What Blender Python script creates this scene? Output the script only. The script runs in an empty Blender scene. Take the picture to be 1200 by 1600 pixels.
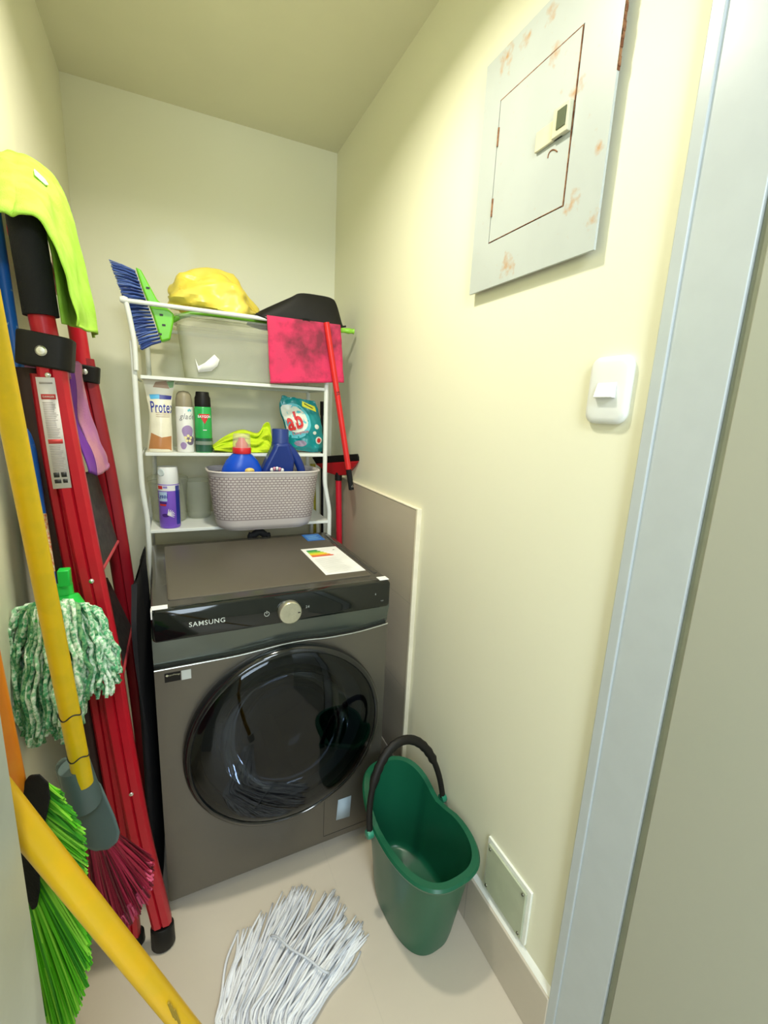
import bpy, math, random
from mathutils import Vector, Matrix, noise
random.seed(7)
C = bpy.context.scene.collection
sc = bpy.context.scene

# ---------------------------------------------------------------- camera
F_PX = 708.38
YAW, PITCH, ROLL, ZC = 0.4398, -0.2122, 0.0476, 1.3026
_cy, _sy, _cp, _sp = math.cos(YAW), math.sin(YAW), math.cos(PITCH), math.sin(PITCH)
FW = Vector((_sy*_cp, _cy*_cp, _sp)); _rt = Vector((_cy, -_sy, 0)); _up = _rt.cross(FW)
_c, _s = math.cos(ROLL), math.sin(ROLL)
RT = _rt*_c + _up*_s; UP = _up*_c - _rt*_s
CAM = Vector((0, 0, ZC))
cd = bpy.data.cameras.new('camera'); cam = bpy.data.objects.new('camera', cd); C.objects.link(cam)
cd.sensor_width = 36; cd.sensor_fit = 'AUTO'; cd.lens = F_PX/1600*36; cd.clip_start = .02
m = Matrix((RT, UP, -FW)).transposed().to_4x4(); m.translation = CAM
cam.matrix_world = m
sc.camera = cam

# ---------------------------------------------------------------- light and exposure
w = bpy.data.worlds.new('world'); sc.world = w; w.use_nodes = True
w.node_tree.nodes['Background'].inputs[0].default_value = (.78, .90, 1.0, 1)
w.node_tree.nodes['Background'].inputs[1].default_value = .55
def area(name, loc, target, size, energy, color, spread=180, shape='DISK', sy=None):
    l = bpy.data.lights.new(name, 'AREA'); l.shape = shape; l.size = size
    if sy: l.size_y = sy
    l.energy = energy; l.color = color; l.spread = math.radians(spread)
    o = bpy.data.objects.new(name, l); C.objects.link(o); o.location = loc
    o.rotation_euler = (Vector(target)-Vector(loc)).to_track_quat('-Z', 'Y').to_euler()
    return o
area('closet_downlight', (.13, .93, 2.30), (.13, .93, 0), .10, 8.8, (1, .96, .80), 150)
area('hallway_light', (.10, -.75, 2.28), (.3, .3, 1.0), .5, 21, (.82, .92, 1.0), 170)
area('hall_fill_light', (-.15, -1.74, 1.25), (.25, 1.0, .5),   .8, 31, (.74, .88, 1.0), 180, 'RECTANGLE', 1.3)  # added fill behind the camera, lifts lower walls and floor; no window there
sc.view_settings.view_transform = 'Standard'; sc.view_settings.look = 'None'
sc.view_settings.exposure = 0.25; sc.view_settings.gamma = 1

# ---------------------------------------------------------------- helpers
def ray(px, py): return FW + RT*((px-600)/F_PX) - UP*((py-800)/F_PX)
def at(px, py, X=None, Y=None, Z=None, D=None):
    d = ray(px, py)
    t = D if D is not None else X/d.x if X is not None else Y/d.y if Y is not None else (Z-ZC)/d.z
    return CAM + d*t
def lin(c): return c/12.92 if c <= .04045 else ((c+.055)/1.055)**2.4
def rgb(r, g, b): return (lin(r/255), lin(g/255), lin(b/255), 1)
MATS = {}
def mat(name, col, rough=.5, metal=0, noise_amt=0, scale=20, col2=None, bump=0, bscale=200, coat=0, trans=0, ior=1.45, alpha=1, sss=0, spec=.5, stretch=None):
    if name in MATS: return MATS[name]
    m = bpy.data.materials.new(name); m.use_nodes = True; N = m.node_tree.nodes; L = m.node_tree.links
    b = N['Principled BSDF']
    b.inputs['Base Color'].default_value = col; b.inputs['Roughness'].default_value = rough; b.inputs['Metallic'].default_value = metal
    b.inputs['Coat Weight'].default_value = coat; b.inputs['Coat Roughness'].default_value = .06
    b.inputs['Transmission Weight'].default_value = trans; b.inputs['IOR'].default_value = ior; b.inputs['Alpha'].default_value = alpha
    b.inputs['Specular IOR Level'].default_value = spec
    if sss: b.inputs['Subsurface Weight'].default_value = sss; b.inputs['Subsurface Radius'].default_value = (.02, .02, .01)
    tc = N.new('ShaderNodeTexCoord'); mp = N.new('ShaderNodeMapping'); L.new(tc.outputs['Object'], mp.inputs[0])
    if stretch: mp.inputs['Scale'].default_value = stretch
    nz = N.new('ShaderNodeTexNoise'); nz.inputs['Scale'].default_value = scale; nz.inputs['Detail'].default_value = 5; L.new(mp.outputs[0], nz.inputs[0])
    if col2 is None: col2 = tuple(min(1, c*1.25) for c in col[:3])+(1,); noise_amt = noise_amt or .3
    rp = N.new('ShaderNodeValToRGB'); rp.color_ramp.elements[0].color = col; rp.color_ramp.elements[1].color = tuple(col[i]*(1-noise_amt)+col2[i]*noise_amt for i in range(3))+(1,)
    rp.color_ramp.elements[0].position = .42; rp.color_ramp.elements[1].position = .6
    L.new(nz.outputs[0], rp.inputs[0]); L.new(rp.outputs[0], b.inputs['Base Color'])
    if bump:
        n2 = N.new('ShaderNodeTexNoise'); n2.inputs['Scale'].default_value = bscale; n2.inputs['Detail'].default_value = 3; L.new(mp.outputs[0], n2.inputs[0])
        bp = N.new('ShaderNodeBump'); bp.inputs['Strength'].default_value = bump; bp.inputs['Distance'].default_value = .002
        L.new(n2.outputs[0], bp.inputs['Height']); L.new(bp.outputs[0], b.inputs['Normal'])
    m['_bsdf'] = 1; MATS[name] = m
    return m
def tag(o, label=None, cat=None, group=None, kind=None):
    if label: o['label'] = label
    if cat: o['category'] = cat
    if group: o['group'] = group
    if kind: o['kind'] = kind
    return o
def empty(name, loc, label, cat, group=None, rz=0):
    o = bpy.data.objects.new(name, None); C.objects.link(o); o.location = loc; o.rotation_euler = (0, 0, rz); o.empty_display_size = .05
    return tag(o, label, cat, group)
_txt = {}
def text2d(s, size=1.0, bold=.0, shear=0):
    k = (s, bold, shear)
    if k not in _txt:
        cu = bpy.data.curves.new('txt', 'FONT'); cu.body = s; cu.size = 1; cu.align_x = 'CENTER'; cu.align_y = 'CENTER'; cu.offset = bold; cu.shear = shear; cu.resolution_u = 3; cu.space_character = 1.1
        o = bpy.data.objects.new('txt', cu); C.objects.link(o)
        dg = bpy.context.evaluated_depsgraph_get(); me = bpy.data.meshes.new_from_object(o.evaluated_get(dg))
        _txt[k] = ([tuple(v.co[:2]) for v in me.vertices], [tuple(p.vertices) for p in me.polygons])
        bpy.data.objects.remove(o); bpy.data.curves.remove(cu); bpy.data.meshes.remove(me)
    v, f = _txt[k]
    return [(x*size, y*size) for x, y in v], f
def frame_from(d, hint=Vector((0, 0, 1))):
    d = d.normalized(); a = d.cross(hint)
    if a.length < 1e-3: a = d.cross(Vector((1, 0, 0)))
    a.normalize(); return a, a.cross(d).normalized()
class MB:
    def __init__(s): s.v = []; s.f = []; s.m = []
    def add(s, vs, fs, mi=0):
        o = len(s.v); s.v += [tuple(v) for v in vs]; s.f += [tuple(i+o for i in f) for f in fs]; s.m += [mi]*len(fs); return s
    def box(s, a, b, mi=0, M=None):
        x0, y0, z0 = a; x1, y1, z1 = b
        vs = [Vector(p) for p in [(x0,y0,z0),(x1,y0,z0),(x1,y1,z0),(x0,y1,z0),(x0,y0,z1),(x1,y0,z1),(x1,y1,z1),(x0,y1,z1)]]
        if M: vs = [M @ v for v in vs]
        return s.add(vs, [(0,3,2,1),(4,5,6,7),(0,1,5,4),(1,2,6,5),(2,3,7,6),(3,0,4,7)], mi)
    def hexa(s, p, mi=0):   # 8 points: bottom loop then top loop
        return s.add(p, [(0,3,2,1),(4,5,6,7),(0,1,5,4),(1,2,6,5),(2,3,7,6),(3,0,4,7)], mi)
    def loft(s, secs, mi=0, caps=True, closed=True):
        n = len(secs[0]); vs = [p for sec in secs for p in sec]; fs = []
        for i in range(len(secs)-1):
            for j in range(n if closed else n-1):
                a = i*n+j; b = i*n+(j+1) % n; fs.append((a, b, b+n, a+n))
        if caps and closed: fs.append(tuple(range(n))[::-1]); fs.append(tuple((len(secs)-1)*n+j for j in range(n)))
        return s.add(vs, fs, mi)
    def tube(s, pts, r, seg=12, mi=0, caps=True, flat=1.0, hint=Vector((0, 0, 1))):
        pts = [Vector(p) for p in pts]; n = len(pts); secs = []
        rr = r if callable(r) else (lambda t: r)
        d0 = (pts[1]-pts[0]); a, b = frame_from(d0, hint)
        for i, p in enumerate(pts):
            d = (pts[min(i+1, n-1)]-pts[max(i-1, 0)]).normalized()
            a = (a - d*a.dot(d)).normalized(); b = d.cross(a)
            R = rr(i/(n-1)); secs.append([p + a*(math.cos(t)*R) + b*(math.sin(t)*R*flat) for t in [2*math.pi*k/seg for k in range(seg)]])
        return s.loft(secs, mi, caps)
    def lathe(s, prof, o=(0, 0, 0), ax=(0, 0, 1), seg=32, mi=0, a0=0, a1=2*math.pi, sx=1, sy=1):
        ax = Vector(ax).normalized(); u, v = frame_from(ax, Vector((0, 1, 0)) if abs(ax.z) > .9 else Vector((0, 0, 1))); o = Vector(o)
        full = abs(a1-a0-2*math.pi) < 1e-6; n = seg if full else seg+1
        secs = [[o + ax*z + u*(math.cos(t)*r*sx) + v*(math.sin(t)*r*sy) for t in [a0+(a1-a0)*k/seg for k in range(n)]] for r, z in prof]
        return s.loft(secs, mi, False, full)
    def grid(s, fn, nu, nv, mi=0):
        vs = [fn(i/nu, j/nv) for i in range(nu+1) for j in range(nv+1)]
        return s.add(vs, [(i*(nv+1)+j, (i+1)*(nv+1)+j, (i+1)*(nv+1)+j+1, i*(nv+1)+j+1) for i in range(nu) for j in range(nv)], mi)
    def text(s, st, size, mp, mi=0, bold=0, shear=0, sx=1, rot=0):
        v, f = text2d(st, size, bold, shear); c, q = math.cos(rot), math.sin(rot)
        return s.add([mp((x*c-y*q)*sx, x*q+y*c) for x, y in v], f, mi)
    def poly(s, pts, mp, mi=0): return s.add([mp(x, y) for x, y in pts], [tuple(range(len(pts)))], mi)
    def prism(s, pts, d, mi=0):      # pts 3D loop, extruded by d
        pts = [Vector(p) for p in pts]; d = Vector(d); return s.loft([pts, [p+d for p in pts]], mi)
    def build(s, name, mats, parent=None, bevel=0, solid=0, sub=0, angle=40, sharp=True, loc=None, offset=-1, bseg=2):
        me = bpy.data.meshes.new(name); off = Vector(loc) if loc is not None else Vector((0, 0, 0))
        me.from_pydata([tuple(Vector(v)-off) for v in s.v], [], s.f); 
        for mm in (mats if isinstance(mats, (list, tuple)) else [mats]): me.materials.append(mm)
        me.polygons.foreach_set('material_index', s.m); me.polygons.foreach_set('use_smooth', [True]*len(s.f)); me.update()
        if sharp: me.set_sharp_from_angle(angle=math.radians(angle))
        o = bpy.data.objects.new(name, me); C.objects.link(o); o.location = off
        if parent:
            o.parent = parent
            if loc is None and parent.type == 'EMPTY' and not getattr(s, 'local', False):
                M = parent.matrix_basis.inverted()
                o.matrix_basis = M
        if solid: md = o.modifiers.new('solid', 'SOLIDIFY'); md.thickness = solid; md.offset = offset
        if sub: md = o.modifiers.new('sub', 'SUBSURF'); md.levels = sub; md.render_levels = sub
        if bevel: md = o.modifiers.new('bevel', 'BEVEL'); md.width = bevel; md.segments = bseg; md.limit_method = 'ANGLE'; md.angle_limit = math.radians(40)
        return o
def sm(a, b, t): t = max(0, min(1, (t-a)/(b-a))); return t*t*(3-2*t)
def lerp(a, b, t): return a+(b-a)*t
def poly_interp(ps, t):
    n = len(ps)-1; x = min(max(t, 0), 1)*n; i = min(int(x), n-1); u = x-i
    p0 = ps[max(i-1, 0)]; p1 = ps[i]; p2 = ps[i+1]; p3 = ps[min(i+2, n)]
    return .5*((2*p1)+(p2-p0)*u+(2*p0-5*p1+4*p2-p3)*u*u+(3*p1-p0-3*p2+p3)*u**3)
def curve_pts(ps, n): ps = [Vector(p) for p in ps]; return [poly_interp(ps, i/(n-1)) for i in range(n)]
def nz(x, y=0, z=0): return noise.noise(Vector((x, y, z)))

# ---------------------------------------------------------------- setting
XR, XL, YB, H = .66, -.275, 2.007, 2.324
def paint(name, patch=False):
    m = mat(name, (.86, .84, .65, 1), .55, noise_amt=.25, scale=3, col2=(.88, .86, .68, 1), bump=.12, bscale=60)
    return m
wall_m = paint('cream_paint')
wb_m = bpy.data.materials.new('cream_paint_pale_patch'); wb_m = wall_m.copy(); wb_m.name = 'cream_paint_pale_patch'  # wall paint with a round paler patch mixed into its colour
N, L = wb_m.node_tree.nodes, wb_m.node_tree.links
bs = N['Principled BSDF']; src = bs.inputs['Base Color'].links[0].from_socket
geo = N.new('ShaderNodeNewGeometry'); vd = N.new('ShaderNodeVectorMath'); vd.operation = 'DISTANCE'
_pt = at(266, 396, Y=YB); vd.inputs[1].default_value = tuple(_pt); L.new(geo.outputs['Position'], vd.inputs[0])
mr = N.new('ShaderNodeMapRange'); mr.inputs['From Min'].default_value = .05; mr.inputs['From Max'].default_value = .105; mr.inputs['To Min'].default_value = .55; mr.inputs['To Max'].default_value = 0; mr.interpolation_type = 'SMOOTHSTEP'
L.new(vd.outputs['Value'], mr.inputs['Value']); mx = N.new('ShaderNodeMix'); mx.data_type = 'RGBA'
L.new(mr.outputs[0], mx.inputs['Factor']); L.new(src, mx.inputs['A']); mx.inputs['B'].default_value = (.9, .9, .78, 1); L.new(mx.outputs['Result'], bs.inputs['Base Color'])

def tile_mat(name, c1, c2, mortar, w, h, off=(0, 0, 0), axes='XY', msz=.0015):
    m = bpy.data.materials.new(name); m.use_nodes = True; N = m.node_tree.nodes; L = m.node_tree.links; b = N['Principled BSDF']
    geo = N.new('ShaderNodeNewGeometry'); sp = N.new('ShaderNodeSeparateXYZ'); cb = N.new('ShaderNodeCombineXYZ'); ad = N.new('ShaderNodeVectorMath'); ad.operation = 'ADD'; ad.inputs[1].default_value = off
    L.new(geo.outputs['Position'], ad.inputs[0]); L.new(ad.outputs[0], sp.inputs[0]); L.new(sp.outputs[axes[0]], cb.inputs[0]); L.new(sp.outputs[axes[1]], cb.inputs[1])
    br = N.new('ShaderNodeTexBrick'); br.offset = 0; br.inputs['Scale'].default_value = 1; br.inputs['Brick Width'].default_value = w; br.inputs['Row Height'].default_value = h; br.inputs['Mortar Size'].default_value = msz
    br.inputs['Color1'].default_value = c1; br.inputs['Color2'].default_value = c1; br.inputs['Mortar'].default_value = mortar; L.new(cb.outputs[0], br.inputs[0])
    nz_ = N.new('ShaderNodeTexNoise'); nz_.inputs['Scale'].default_value = 4; nz_.inputs['Detail'].default_value = 6; mp = N.new('ShaderNodeMapping'); mp.inputs['Scale'].default_value = (1, 1, 6) if axes != 'XY' else (1, 3, 1)
    L.new(geo.outputs['Position'], mp.inputs[0]); L.new(mp.outputs[0], nz_.inputs[0])
    mx = N.new('ShaderNodeMix'); mx.data_type = 'RGBA'; mx.blend_type = 'MIX'; mul = N.new('ShaderNodeMath'); mul.operation = 'MULTIPLY'; mul.inputs[1].default_value = .35
    L.new(nz_.outputs[0], mul.inputs[0]); L.new(mul.outputs[0], mx.inputs['Factor']); L.new(br.outputs[0], mx.inputs['A']); mx.inputs['B'].default_value = c2; L.new(mx.outputs['Result'], b.inputs['Base Color'])
    b.inputs['Roughness'].default_value = .32
    return m
floor_m = tile_mat('floor_tile', (.66, .58, .47, 1), (.50, .44, .36, 1), (.63, .555, .45, 1), .60, .60, (.24, .08, 0))
base_m = tile_mat('baseboard_tile', (.60, .53, .43, 1), (.46, .41, .34, 1), (.42, .37, .3, 1), .60, 1.2, (.0, -.15, .3), 'YZ')
slab_m = tile_mat('wall_tile', (.56, .49, .38, 1), (.42, .36, .28, 1), (.44, .39, .31, 1), .60, .30, (0, .05, .17), 'YZ')
white_frame = mat('white_frame_enamel', (.50, .54, .55, 1), .3, noise_amt=.1)
door_m = mat('door_laminate', (.42, .42, .34, 1), .35, noise_amt=.3, scale=2, col2=(.36, .40, .32, 1))
def struct(name, mb, m, **k): o = mb.build(name, m, **k); o['kind'] = 'structure'; return o
struct('floor', MB().box((-1.3, -1.9, -.06), (1.6, YB+.1, 0)), floor_m)
struct('ceiling', MB().box((-1.3, -1.9, H), (1.6, YB+.1, H+.06)), mat('ceiling_paint', (.78, .755, .56, 1), .7, noise_amt=.2, scale=2, bump=.1, bscale=50))
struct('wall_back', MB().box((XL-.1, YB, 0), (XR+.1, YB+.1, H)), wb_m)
struct('wall_right', MB().box((XR, .30, 0), (XR+.1, YB, H)), wall_m)
struct('wall_left', MB().box((XL-.1, .30, 0), (XL, YB, H)), wall_m)
hall_m = mat('hall_paint', (.72, .72, .62, 1), .6, noise_amt=.2, scale=2)
struct('wall_front', MB().box((-1.3, -1.9, 0), (1.6, -1.8, H)), hall_m)
struct('wall_far_left', MB().box((-1.3, -1.8, 0), (-1.2, .3, H)).box((-1.2, .20, 0), (XL-.1, .30, H)), hall_m)
struct('wall_far_right', MB().box((1.5, -1.8, 0), (1.6, .3, H)).box((XR+.1, .20, 0), (1.5, .30, H)), hall_m)
mb = MB().box((XR-.016, .47, 0), (XR, YB, .148)); struct('baseboard_right', mb, base_m, bevel=.002)
mb = MB().box((XL, .42, 0), (XL+.014, YB, .13)); struct('baseboard_left', mb, base_m, bevel=.002)
mb = MB().box((XR-.013, 1.150, .148), (XR, YB, 1.03)); struct('trim_1', mb, slab_m, bevel=.001)
mb = MB().box((XR-.0145, 1.140, .148), (XR, 1.150, 1.034)).box((XR-.0145, 1.150, 1.03), (XR, YB, 1.034))
struct('trim_2', mb, mat('trim_edge', (.80, .74, .58, 1), .5), bevel=.001)
# ledge of render along the baseboard top
mb = MB().hexa([(XR-.012, .47, .146), (XR, .47, .146), (XR, 1.14, .146), (XR-.010, 1.14, .146), (XR-.010, .47, .150), (XR, .47, .158), (XR, 1.14, .156), (XR-.008, 1.14, .150)])
struct('trim_3', mb, mat('white_render', (.88, .88, .80, 1), .6, bump=.4, bscale=40))
# right door frame (casing with a small bead) and the open door leaf beyond it
mb = MB().box((XR-.010, .366, 0), (XR, .468, 2.12)).box((XR-.014, .452, 0), (XR, .471, 2.12))
struct('trim_4', mb, white_frame, bevel=.0015)
mb = MB().box((XR-.004, .20, 0), (XR+.1, .366, 2.12)); struct('trim_5', mb, mat('frame_rebate', (.30, .32, .25, 1), .5), bevel=.001)
mb = MB().box((XR-.012, -.42, .01), (XR+.03, .352, 2.08)); struct('door_1', mb, door_m, bevel=.002)
mb = MB().box((XL, .285, 0), (-.116, .357, 2.12)); struct('trim_6', mb, mat('jamb_enamel', (.50, .53, .47, 1), .35), bevel=.002)
mb = MB().box((XL, .20, 2.12), (XR, .47, H)); struct('wall_over_door', mb, wall_m)

# ---------------------------------------------------------------- shared materials
white_metal = mat('white_coated_metal', (.80, .83, .78, 1), .35, noise_amt=.1)
black_pl = mat('black_plastic', (.009, .008, .007, 1), .5, noise_amt=.3, bump=.1, spec=.3)
black_foam = mat('black_foam', (.012, .012, .013, 1), .75, bump=.5, bscale=400, spec=.25)
red_pl = mat('red_enamel', (.50, .008, .022, 1), .32, noise_amt=.2)
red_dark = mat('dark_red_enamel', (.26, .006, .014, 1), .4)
steel = mat('rivet_steel', (.7, .7, .66, 1), .3, 1)
paper = mat('white_paper', (.82, .82, .80, 1), .6)
ink_red = mat('red_ink', (.62, .03, .03, 1), .5); ink_blue = mat('blue_ink', (.02, .03, .30, 1), .5); ink_black = mat('black_ink', (.02, .02, .02, 1), .5)
ink_grey = mat('grey_ink', (.30, .30, .30, 1), .5)
yellow_pole = mat('yellow_painted_pole', (.70, .40, .003, 1), .38, noise_amt=.35, scale=30, col2=(.56, .38, .01, 1), coat=.2)
lime_cloth = mat('lime_microfibre', (.36, .66, .055, 1), .9, noise_amt=.5, scale=30, col2=(.46, .74, .11, 1), bump=.6, bscale=500)
white_pl = mat('white_plastic', (.82, .84, .82, 1), .32, noise_amt=.1)

# ---------------------------------------------------------------- electrical panel
def onwall(px, py, d=.0): p = at(px, py, X=XR-d); return p.y, p.z
def rust_mat():
    m = mat('grey_panel_enamel', (.50, .535, .52, 1), .38, noise_amt=.15, scale=8)
    N, L = m.node_tree.nodes, m.node_tree.links; b = N['Principled BSDF']; src = b.inputs['Base Color'].links[0].from_socket
    geo = N.new('ShaderNodeNewGeometry'); n1 = N.new('ShaderNodeTexNoise'); n1.inputs['Scale'].default_value = 70; n1.inputs['Detail'].default_value = 6; L.new(geo.outputs['Position'], n1.inputs[0])
    spots = [((.660+.0, .915, 1.985), .030), ((.66, .855, 1.995), .020), ((.66, .80, 2.03), .020), ((.66, .700, 1.665), .022), ((.66, .885, 1.60), .030), ((.66, .700, 1.87), .02), ((.66, .775, 1.99), .022), ((.66, .63, 1.62), .018), ((.66, .625, 1.74), .014)]
    px = [(793, 88), (824, 60), (862, 22), (893, 316), (793, 415), (903, 140), (868, 85), (925, 345), (935, 232)]
    total = None
    for (q, r), (a, c) in zip(spots, px):
        p = at(a, c, X=XR-.016); d = N.new('ShaderNodeVectorMath'); d.operation = 'DISTANCE'; d.inputs[1].default_value = tuple(p); L.new(geo.outputs['Position'], d.inputs[0])
        mr = N.new('ShaderNodeMapRange'); mr.inputs['From Min'].default_value = 0; mr.inputs['From Max'].default_value = r*1.25; mr.inputs['To Min'].default_value = .42; mr.inputs['To Max'].default_value = 0; L.new(d.outputs['Value'], mr.inputs['Value'])
        if total is None: total = mr.outputs[0]
        else: a2 = N.new('ShaderNodeMath'); a2.operation = 'MAXIMUM'; L.new(total, a2.inputs[0]); L.new(mr.outputs[0], a2.inputs[1]); total = a2.outputs[0]
    ad = N.new('ShaderNodeMath'); ad.operation = 'ADD'; L.new(total, ad.inputs[0]); L.new(n1.outputs[0], ad.inputs[1])
    rp = N.new('ShaderNodeValToRGB'); rp.color_ramp.elements[0].position = .66; rp.color_ramp.elements[0].color = (0, 0, 0, 1); rp.color_ramp.elements[1].position = 1.0; rp.color_ramp.elements[1].color = (.8, .8, .8, 1); L.new(ad.outputs[0], rp.inputs[0])
    mx = N.new('ShaderNodeMix'); mx.data_type = 'RGBA'; L.new(rp.outputs[0], mx.inputs['Factor']); L.new(src, mx.inputs['A']); mx.inputs['B'].default_value = (.50, .24, .07, 1); L.new(mx.outputs['Result'], b.inputs['Base Color'])
    return m
pan_m = rust_mat()
t = empty('electrical_panel', (XR, .785, 1.583), 'large grey rust-spotted metal breaker panel mounted high on the right wall', 'electrical panel')
y0, y1, z0, z1 = .607, .958, 1.583, 2.032
dy0, dy1, dz0, dz1 = .688, .898, 1.676, 1.940
mb = MB()   # cover plate with an opening for the door
for a, b, c, d in [(y0, z0, y1, dz0-.002), (y0, dz1+.002, y1, z1), (y0, dz0-.002, dy0-.002, dz1+.002), (dy1+.002, dz0-.002, y1, dz1+.002)]:
    mb.box((XR-.017, a, b), (XR-.012, c, d))
mb.build('cover_plate', pan_m, t)
MB().box((XR-.0119, y0+.012, z0+.012), (XR-.001, y1-.006, z1-.012)).build('box', mat('panel_backing', (.10, .07, .05, 1), .7), t)
rusty = mat('rusty_edge', (.16, .055, .02, 1), .8, noise_amt=.6, scale=90, col2=(.42, .22, .10, 1))
mb = MB()
for k in range(40):
    a = z0+.25+(k/40)*(z1-z0-.25); mb.box((XR-.0172, y0-.0004-.0022*random.random(), a), (XR-.012, y0+.0003, a+.006+.006*random.random()))
mb.build('rusted_edge', rusty, t)
pd = MB().box((XR-.0175, dy0, dz0), (XR-.013, dy1, dz1)).build('panel_door', pan_m, t, bevel=.0005)
mb = MB().box((XR-.0178, dy0-.0004, dz0-.002), (XR-.0135, dy0+.0012, dz1)).box((XR-.0178, dy0, dz1-.0004), (XR-.0135, dy1, dz1+.0012)).box((XR-.0178, dy0, dz0-.0006), (XR-.0135, dy1, dz0+.0004))
mb.build('door_gap_rust', rusty, pd)
for zz in (1.874, 1.743): MB().tube([(XR-.018, dy1-.002, zz-.017), (XR-.018, dy1-.002, zz+.017)], .0022, 8).build('hinge', rusty, t)
lat_m = mat('beige_plastic', (.62, .60, .44, 1), .4)
lt = MB().box((XR-.023, .705, 1.790), (XR-.0175, .772, 1.824)).box((XR-.027, .689, 1.790), (XR-.0175, .726, 1.836)).build('latch', lat_m, t, bevel=.0015)
MB().box((XR-.0285, .695, 1.800), (XR-.0268, .715, 1.829)).build('latch_slot', mat('latch_dark', (.10, .12, .07, 1), .3), lt)
MB().tube([at(861+9*math.cos(a)+4, 246-14*math.sin(a)+2, X=XR-.0178) for a in [math.radians(50+i*14) for i in range(10)]], .0012, 6).build('knockout_mark', rusty, pd)

# ---------------------------------------------------------------- light switch
t = empty('light_switch', (XR, .547, 1.303), 'white plastic light switch with one rocker beside the door frame', 'light switch')
def rrect(w, h, r, n=6, pw=None):
    out = []
    for cx, cy, a0 in [(w-r, h-r, 0), (-w+r, h-r, 90), (-w+r, -h+r, 180), (w-r, -h+r, 270)]:
        for k in range(n+1): a = math.radians(a0+90*k/n); out.append((cx+r*math.cos(a), cy+r*math.sin(a)))
    return out
def bulge(w, h, r, b):   # rounded rect with slightly bowed sides
    return [(x*(1+b*(1-(y/h)**2)), y*(1+b*(1-(x/w)**2))) for x, y in rrect(w, h, r, 8)]
SY, SZ = .5465, 1.358
mb = MB(); mb.loft([[Vector((XR-d, SY+x*s, SZ+y*s)) for x, y in bulge(.039, .053, .016, .03)] for d, s in [(0, .97), (.004, 1.0), (.008, .985), (.0105, .93), (.0118, .80), (.0122, .45)]])
mb.build('switch_plate', white_pl, t, angle=60)
mb = MB(); mb.hexa([(XR-.0122, SY-.019, SZ-.013), (XR-.0122, SY+.019, SZ-.013), (XR-.0122, SY+.019, SZ+.012), (XR-.0122, SY-.019, SZ+.012), (XR-.021, SY-.018, SZ-.012), (XR-.021, SY+.018, SZ-.012), (XR-.0135, SY+.018, SZ+.011), (XR-.0135, SY-.018, SZ+.011)])
mb.build('rocker', white_pl, t, bevel=.001)

# ---------------------------------------------------------------- access cover low on the wall
t = empty('access_cover', (XR, .628, .168), 'small square screwed access cover low on right wall above baseboard', 'access cover')
mb = MB().box((XR-.006, .556, .168), (XR, .704, .312)); mb.build('cover_frame', mat('cover_frame_white', (.86, .88, .80, 1), .4), t, bevel=.001)
cp = MB().box((XR-.011, .566, .175), (XR-.006, .696, .300)).build('cover_plate', mat('cover_plate_green', (.46, .50, .36, 1), .35), t, bevel=.001)
for a, b in [(.574, .184), (.688, .184), (.574, .291), (.688, .291)]:
    MB().lathe([(0, .0022), (.003, .002), (.0036, 0)], (XR-.011, a, b), (-1, 0, 0), 12).build('screw', mat('screw_dark', (.16, .16, .12, 1), .4, .8), t)

# ---------------------------------------------------------------- washing machine
wm = empty('washing_machine', (-.0636, 1.064, 0), 'dark graphite front-loading washing machine with big round black door', 'washing machine', rz=.0271)
MW, MD, MH = .600, .542, .850
class LMB(MB): local = True
body_m = mat('graphite_metal', (.160, .148, .126, 1), .38, .7, noise_amt=.15, scale=4)
top_m = mat('graphite_lid', (.125, .110, .085, 1), .45, .35, noise_amt=.12, scale=4)
rim_m = mat('lid_rim_gloss', (.060, .056, .048, 1), .18, .1, noise_amt=.1)
gloss = mat('black_gloss_panel', (.004, .006, .006, 1), .06, noise_amt=.1, coat=.3)
side_m = mat('machine_side', (.035, .033, .03, 1), .4, .3)
mb = LMB().box((0, .02, .03), (.012, MD, .82)).box((MW-.012, .02, .03), (MW, MD, .82)).box((.012, MD-.012, .03), (MW-.012, MD, .82)).box((.012, .03, .03), (MW-.012, MD-.012, .045))
mb.build('cabinet', side_m, wm, bevel=.003)
DC = (.313, .447); DR = .262
# front panel with round opening, made as a filled 2D curve
top_edge = [(0, .700), (.10, .700), (.18, .7005), (.24, .7045), (.30, .7095), (.36, .7095), (.42, .705), (.50, .7055), (.56, .711), (MW, .716)]
cu = bpy.data.curves.new('fp', 'CURVE'); cu.dimensions = '2D'; cu.fill_mode = 'BOTH'; cu.extrude = .01
def spl(pts):
    s_ = cu.splines.new('POLY'); s_.points.add(len(pts)-1); s_.use_cyclic_u = True
    for i, (x, y) in enumerate(pts): s_.points[i].co = (x, y, 0, 1)
def smooth_edge(pts, n=40):
    vs = [Vector((x, y, 0)) for x, y in pts]; return [(v.x, v.y) for v in curve_pts(vs, n)]
se = smooth_edge(top_edge)
spl([(.004, .035), (MW-.004, .035), (MW, .04)] + se[::-1] + [(0, .04)])
spl([(DC[0]+.222*math.cos(a), DC[1]+.222*math.sin(a)) for a in [2*math.pi*k/64 for k in range(64)]])
o = bpy.data.objects.new('fp', cu); C.objects.link(o); me = bpy.data.meshes.new_from_object(o.evaluated_get(bpy.context.evaluated_depsgraph_get()))
bpy.data.objects.remove(o); bpy.data.curves.remove(cu)
for v in me.vertices: v.co = (v.co.x, .010 - v.co.z*1.0, v.co.y)
me.materials.clear(); me.materials.append(body_m)
fp = bpy.data.objects.new('front_panel', me); C.objects.link(fp); fp.parent = wm
mb = LMB().tube([(x, -.0005, z+.001) for x, z in se], .0018, 8); mb.build('front_seam', mat('bright_seam', (.55, .56, .52, 1), .25, .8), fp)
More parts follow.
